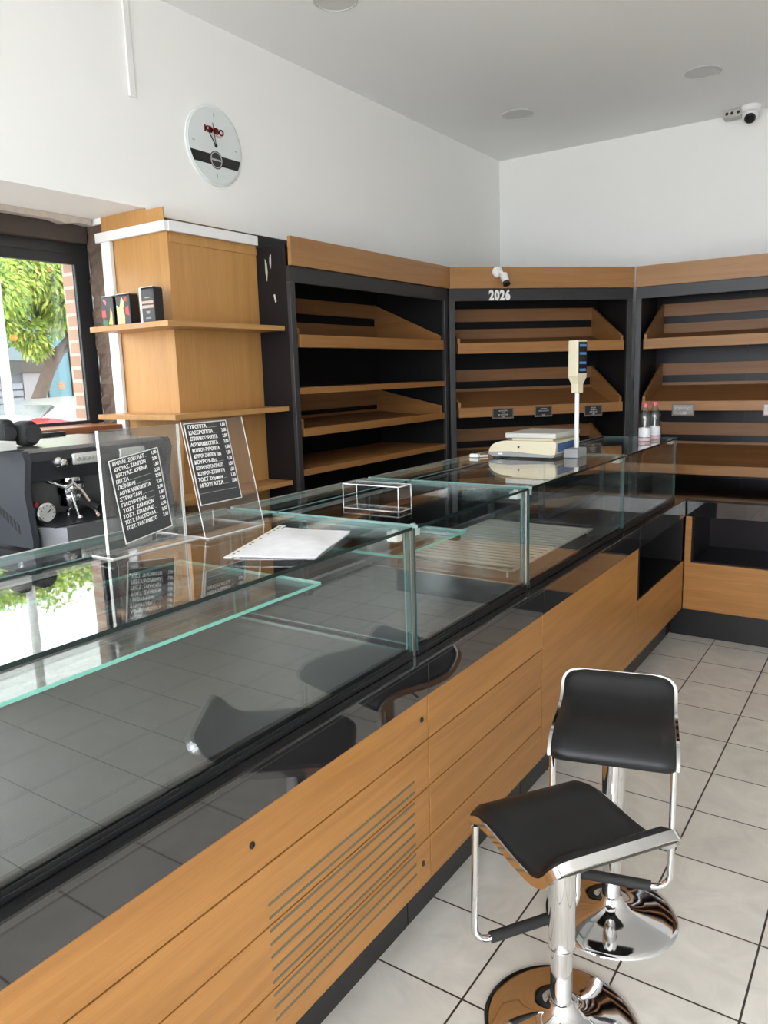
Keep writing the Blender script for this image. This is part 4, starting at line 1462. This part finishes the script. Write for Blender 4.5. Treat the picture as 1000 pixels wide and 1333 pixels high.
    pr = [(0.195, 0.0005), (0.197, 0.003), (0.195, 0.007), (0.180, 0.012), (0.150, 0.018), (0.110, 0.025), (0.075, 0.034), (0.050, 0.046), (0.038, 0.058), (0.033, 0.068), (0.029, 0.072)]
    m.lathe(pr, (0, 0, 0), 72)
    m.build('base', CHROME, u, smooth=60, keep=True)
    # footrest loop under the front edge
    xs, yf, zt, zb = W - 0.010, 0.152, zs - 0.036, zs - 0.385
    r_ = 0.045
    path = [(-xs, yf, zt)]
    for q in range(9):
        a = math.pi + (math.pi / 2) * q / 8
        path.append((-xs + r_ + r_ * math.cos(a), yf + 0.01 * (1), zb + r_ + r_ * math.sin(a)))
    for q in range(9):
        a = 1.5 * math.pi + (math.pi / 2) * q / 8
        path.append((xs - r_ + r_ * math.cos(a), yf + 0.01, zb + r_ + r_ * math.sin(a)))
    path.append((xs, yf, zt))
    MB().tube(path, 0.0095, 14).build('footrest', CHROME, u, smooth=60, keep=True)
    MB().tube([(-0.112, yf + 0.01, zb), (0.112, yf + 0.01, zb)], 0.0150, 14).build('foot_grip', RUBBER, u, keep=True)
    m = MB()
    m.tube([(0.035, -0.01, zs - 0.036), (0.11, -0.02, zs - 0.040), (0.15, -0.02, zs - 0.050)], 0.004, 8)
    m.build('lever', BLACKMETAL, u, keep=True)
    return u


# front directions measured from the photo: near stool faces the counter, far stool faces the camera
f1 = Vector((-0.309, 0.211))
f2 = Vector((0.122, -0.46))
make_stool((-0.626, 1.649, 0), math.atan2(f1.y, f1.x) - math.pi / 2, 0.548, 'black and chrome bar stool in front, turned side-on to the counter')
make_stool((-0.646, 2.112, 0), math.atan2(f2.y, f2.x) - math.pi / 2, 0.618, 'black and chrome bar stool behind, its seat facing the camera')

# ------------------------------------------------------------------ street outside the window
ZS = -0.19
struct('street', MB().box(-40, -3.60, -25, 40, ZS - 0.2, ZS), pm('asphalt', (0.16, 0.16, 0.16), 0.9, noise=0.15, nscale=6))
struct('pavement', MB().box(-4.75, -3.35, -10, 15, ZS + 0.001, ZS + 0.12), pm('pavement_slabs', (0.48, 0.46, 0.43), 0.9, noise=0.1, nscale=5))
struct('pavement_front', MB().box(-20, 20, -20, YF - 0.21, -0.2, -0.02), pm('pavement_slabs_front', (0.55, 0.53, 0.50), 0.9, noise=0.1, nscale=5))
struct('pavement_far', MB().box(-11.5, -8.7, -12, 40, ZS + 0.001, ZS + 0.12), pm('pavement_slabs'  , (0.5, 0.5, 0.5)))
struct('unseen_shading_storeys', MB().box(-3.40, 2.3, -1.9, 30, 3.52, 15.0), pm('pale_shading_storeys', (0.5, 0.5, 0.48), 0.9, noise=0.05, nscale=2))  # unseen block added above the shop to shade the street and facade opposite
bp_ = MB().box(-3.375, -3.262, 2.290, 2.334, ZS + 0.121, 3.3)
o = struct('brick_pier', bp_, brick_mat(), loc=(-3.37, 2.28, ZS))

po = MB().tube([(-4.2, 2.432, ZS + 0.1205), (-4.2, 2.432, 3.1)], 0.026, 12)
tag(po.build('awning_pole', pm('pole_white', (0.42, 0.42, 0.40), 0.5), None, 40, (-4.2, 2.432, ZS + 0.12)), 'white pole standing on the pavement outside the window', 'pole')

# parked white car
cx0 = -6.6   # near side
car = thing('parked_car', 'white hatchback parked across the street outside the window', 'car', (-7.45, 6.0, ZS))
W_ = 1.70
yb_ = 4.06


def car_section(y, z_bot, z_belt, z_top, inset, half):
    """half outline of the body at station y -> list of (x offset from centre, z)"""
    return [(half * 0.90, z_bot), (half, z_bot + 0.12), (half, z_belt - 0.12), (half * 0.97, z_belt), (half - inset, z_top - 0.06), (half - inset - 0.10, z_top), (0.0, z_top + 0.015)]


stations = [  # y, bottom, belt, top, inset, half width
    (yb_ + 0.00, 0.12, 1.10, 1.16, 0.08, 0.76), (yb_ + 0.06, 0.05, 1.17, 1.24, 0.08, 0.81), (yb_ + 0.20, 0.02, 1.21, 1.34, 0.12, 0.84), (yb_ + 0.42, 0.02, 1.20, 1.46, 0.18, 0.85),
    (yb_ + 0.80, 0.02, 1.16, 1.52, 0.21, 0.85), (yb_ + 1.50, 0.02, 1.10, 1.54, 0.21, 0.85), (yb_ + 2.10, 0.02, 1.06, 1.50, 0.20, 0.85), (yb_ + 2.90, 0.02, 0.98, 1.10, 0.12, 0.84),
    (yb_ + 3.60, 0.05, 0.86, 0.90, 0.10, 0.80), (yb_ + 3.95, 0.14, 0.66, 0.70, 0.10, 0.70)]
xc = cx0 - 0.85
rows = []
for (y, zb_, ze, zt_, ins, hf) in stations:
    h_ = car_section(y, zb_, ze, zt_, ins, hf)
    ring = [(xc + x, y, ZS + 0.18 + z) for x, z in h_] + [(xc - x, y, ZS + 0.18 + z) for x, z in h_[-2::-1]]
    rows.append(ring)
m = MB().grid(rows, closed=True)
m.add(rows[0], [list(range(len(rows[0])))])
m.add(rows[-1], [list(range(len(rows[-1])))])
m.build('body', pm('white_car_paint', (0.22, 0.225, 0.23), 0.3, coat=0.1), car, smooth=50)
dkg = pm('dark_car_glass', (0.05, 0.07, 0.08), 0.08)
m = MB()
zq = ZS + 0.18
m.add([(xc + 0.60, yb_ + 0.125, zq + 1.25), (xc - 0.60, yb_ + 0.125, zq + 1.25), (xc - 0.54, yb_ + 0.40, zq + 1.455), (xc + 0.54, yb_ + 0.40, zq + 1.455),
       (xc + 0.60, yb_ + 0.095, zq + 1.25), (xc - 0.60, yb_ + 0.095, zq + 1.25), (xc - 0.54, yb_ + 0.37, zq + 1.475), (xc + 0.54, yb_ + 0.37, zq + 1.475)],
      [(0, 1, 2, 3), (7, 6, 5, 4), (0, 4, 5, 1), (1, 5, 6, 2), (2, 6, 7, 3), (3, 7, 4, 0)])
m.build('rear_window', dkg, car)
m = MB()
pl_ = [(yb_ + 0.46, 1.24), (yb_ + 0.98, 1.20), (yb_ + 0.98, 1.42), (yb_ + 0.60, 1.39)]
for a0, a1 in ((pl_, None), ([(yb_ + 1.03, 1.09), (yb_ + 2.05, 1.07), (yb_ + 1.95, 1.42), (yb_ + 1.03, 1.43)], None)):
    vs = []
    for (y, z) in a0:
        xo_ = 0.85 * 0.985 - 0.215 * max(0, (z - 1.10) / 0.42)
        vs.append((xc + xo_ + 0.006, y, zq + z))
    for (y, z) in a0:
        xo_ = 0.85 * 0.985 - 0.215 * max(0, (z - 1.10) / 0.42)
        vs.append((xc + xo_ - 0.03, y, zq + z))
    m.add(vs, [(0, 1, 2, 3), (7, 6, 5, 4), (0, 4, 5, 1), (1, 5, 6, 2), (2, 6, 7, 3), (3, 7, 4, 0)])
m.build('side_window', dkg, car)
m = MB()
m.prism([(yb_ - 0.03, 1.13), (yb_ + 0.22, 1.16), (yb_ + 0.44, 1.30), (yb_ + 0.18, 1.36), (yb_ - 0.02, 1.30)], 'X', xc + 0.56, xc + 0.856)
for i, v in enumerate(m.v):
    v.z += zq
m.build('tail_light', pm('tail_light_red', (0.40, 0.02, 0.035), 0.2), car)
for y in (yb_ + 0.72, yb_ + 3.15):
    for x in (xc + 0.76, xc - 0.76):
        m = MB().lathe([(0.30, -0.09), (0.31, -0.06), (0.31, 0.06), (0.30, 0.09)], (x, y, ZS + 0.312), 28, 'X')
        m.build('wheel', RUBBER, car)

# orange tree
TX = -9.3
tr = thing('orange_tree', 'leafy orange tree on the far pavement outside the window', 'tree', (TX, 5.75, ZS + 0.12))
m = MB()
m.tube([(TX, 5.70, ZS + 0.122), (TX, 5.70, 1.0), (TX, 5.77, 1.45), (TX, 5.98, 1.85), (TX, 6.13, 2.06), (TX + 0.05, 6.30, 2.26), (TX + 0.1, 6.32, 2.8)], [0.12, 0.095, 0.085, 0.08, 0.075, 0.06, 0.04], 12)
m.tube([(TX, 5.98, 1.85), (TX + 0.05, 5.95, 2.15), (TX + 0.1, 5.8, 2.8)], [0.06, 0.05, 0.03], 10)
m.tube([(TX, 6.13, 2.06), (TX + 0.15, 6.36, 2.22), (TX + 0.2, 6.60, 2.36)], [0.055, 0.045, 0.03], 10)
m.build('trunk', pm('bark', (0.12, 0.095, 0.085), 0.9, noise=0.35, nscale=14, bump=0.4), tr)
random.seed(11)
blobs = []
for k in range(44):
    y = 4.75 + 1.95 * random.random()
    x = TX + random.uniform(-0.9, 0.9)
    z = random.uniform(2.55, 3.45)
    blobs.append((x, y, z, random.uniform(0.26, 0.42)))
blobs += [(TX + 0.3, 6.62, 2.42, 0.26), (TX + 0.4, 6.3, 2.62, 0.32), (TX + 0.4, 5.50, 2.28, 0.22), (TX + 0.3, 5.25, 2.45, 0.30), (TX + 0.5, 5.9, 2.75, 0.34), (TX + 0.3, 5.62, 2.16, 0.18), (TX + 0.5, 5.0, 2.5, 0.34), (TX + 0.5, 6.7, 2.85, 0.34), (TX + 0.7, 6.1, 3.1, 0.38), (TX + 0.7, 5.3, 3.0, 0.38)]
leaf_v, leaf_f, leaf_m = [], [], []
for (bx, by, bz, br_) in blobs:
    for q in range(420):
        d = Vector((random.gauss(0, 1), random.gauss(0, 1), random.gauss(0, 1))).normalized()
        p = Vector((bx, by, bz)) + d * br_ * (0.5 + 0.5 * random.random())
        ln = random.uniform(0.06, 0.11)
        wd = ln * 0.17
        a = (d + Vector((random.uniform(-.8, .8), random.uniform(-.8, .8), -0.7 + random.uniform(-.5, .3)))).normalized()
        b_ = a.cross(Vector((random.uniform(-1, 1), random.uniform(-1, 1), random.uniform(-1, 1)))).normalized()
        o_ = len(leaf_v)
        leaf_v += [p, p + a * ln * 0.5 + b_ * wd, p + a * ln, p + a * ln * 0.5 - b_ * wd]
        leaf_f.append((o_, o_ + 1, o_ + 2, o_ + 3))
        leaf_m.append(random.choice([0, 0, 1, 1, 2]))
me = bpy.data.meshes.new('foliage')
orig = Vector(tr.location)
me.from_pydata([v - orig for v in leaf_v], [], leaf_f)
for nm, c_ in (('leaf_green', (0.26, 0.38, 0.06)), ('leaf_light', (0.42, 0.52, 0.10)), ('leaf_dark', (0.12, 0.22, 0.05))):
    me.materials.append(pm(nm, c_, 0.5))
me.polygons.foreach_set('material_index', leaf_m)
fo = bpy.data.objects.new('foliage', me)
COL.objects.link(fo)
fo.parent = tr
for (x, y, z) in ((TX + 0.75, 5.10, 2.20), (TX + 0.8, 5.6, 3.0), (TX + 0.85, 5.95, 2.45), (TX + 0.8, 6.2, 2.7)):
    MB().sphere((x, y, z), 0.038, 12, 8).build('orange', pm('orange_fruit', (0.75, 0.20, 0.02), 0.5), tr)

# building across the street
XB = -11.6
bd = thing('building', 'pale building with a light blue door across the street', 'building', (XB, 7, ZS + 0.12))
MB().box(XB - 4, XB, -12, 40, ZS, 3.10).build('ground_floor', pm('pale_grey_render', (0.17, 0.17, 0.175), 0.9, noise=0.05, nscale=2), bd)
MB().box(XB - 4, XB, -12, 40, 3.101, 16.0).build('upper_floor', pm('white_render', (0.86, 0.86, 0.86), 0.9, noise=0.03, nscale=2), bd)  # extra unseen height added to cut sky light over the street
MB().box(XB + 0.001, XB + 0.05, 7.40, 7.80, ZS + 0.122, 2.46).build('door', pm('light_blue_door', (0.06, 0.17, 0.21), 0.5), bd, label='light blue door')
MB().box(XB + 0.001, XB + 0.06, 6.5, 7.36, 2.05, 2.95).build('shop_window', pm('shop_window_glass', (0.10, 0.15, 0.17), 0.2), bd)
MB().box(XB + 0.001, XB + 0.09, 6.5, 7.38, 1.86, 2.04).build('sill_panel', pm('dark_grey_panel', (0.05, 0.05, 0.045), 0.7), bd)
m = MB()
for k in range(16):
    z = ZS + 0.15 + k * 0.11
    m.box(XB + 0.001, XB + 0.045, 6.2, 6.95, z, z + 0.085)
m.build('roller_shutter', pm('shutter_grey', (0.20, 0.21, 0.23), 0.5), bd)
MB().box(XB + 0.001, XB + 0.05, 6.97, 7.36, ZS + 0.13, 1.85).build('wall_panel', pm('white_panel', (0.24, 0.235, 0.25), 0.8), bd)
MB().box(XB + 0.051, XB + 0.058, 7.56, 7.68, 1.58, 1.70).build('notice', pm('notice_brown', (0.35, 0.16, 0.08), 0.7), bd)
MB().box(XB + 0.001, XB + 0.10, 7.84, 8.05, ZS + 0.122, 3.0).build('pilaster', pm('beige_pilaster', (0.18, 0.15, 0.12), 0.9), bd)
MB().box(XB + 0.001, XB + 0.13, 8.07, 8.17, ZS + 0.122, 6.0).build('drainpipe', pm('drainpipe_white', (0.5, 0.5, 0.5), 0.5), bd)
for y in (3.4, 5.0, 5.75):
    MB().box(XB + 0.001, XB + 0.05, y, y + 0.5, 3.7, 4.3).build('upper_window', pm('upper_window_glass', (0.12, 0.13, 0.13), 0.3), bd)
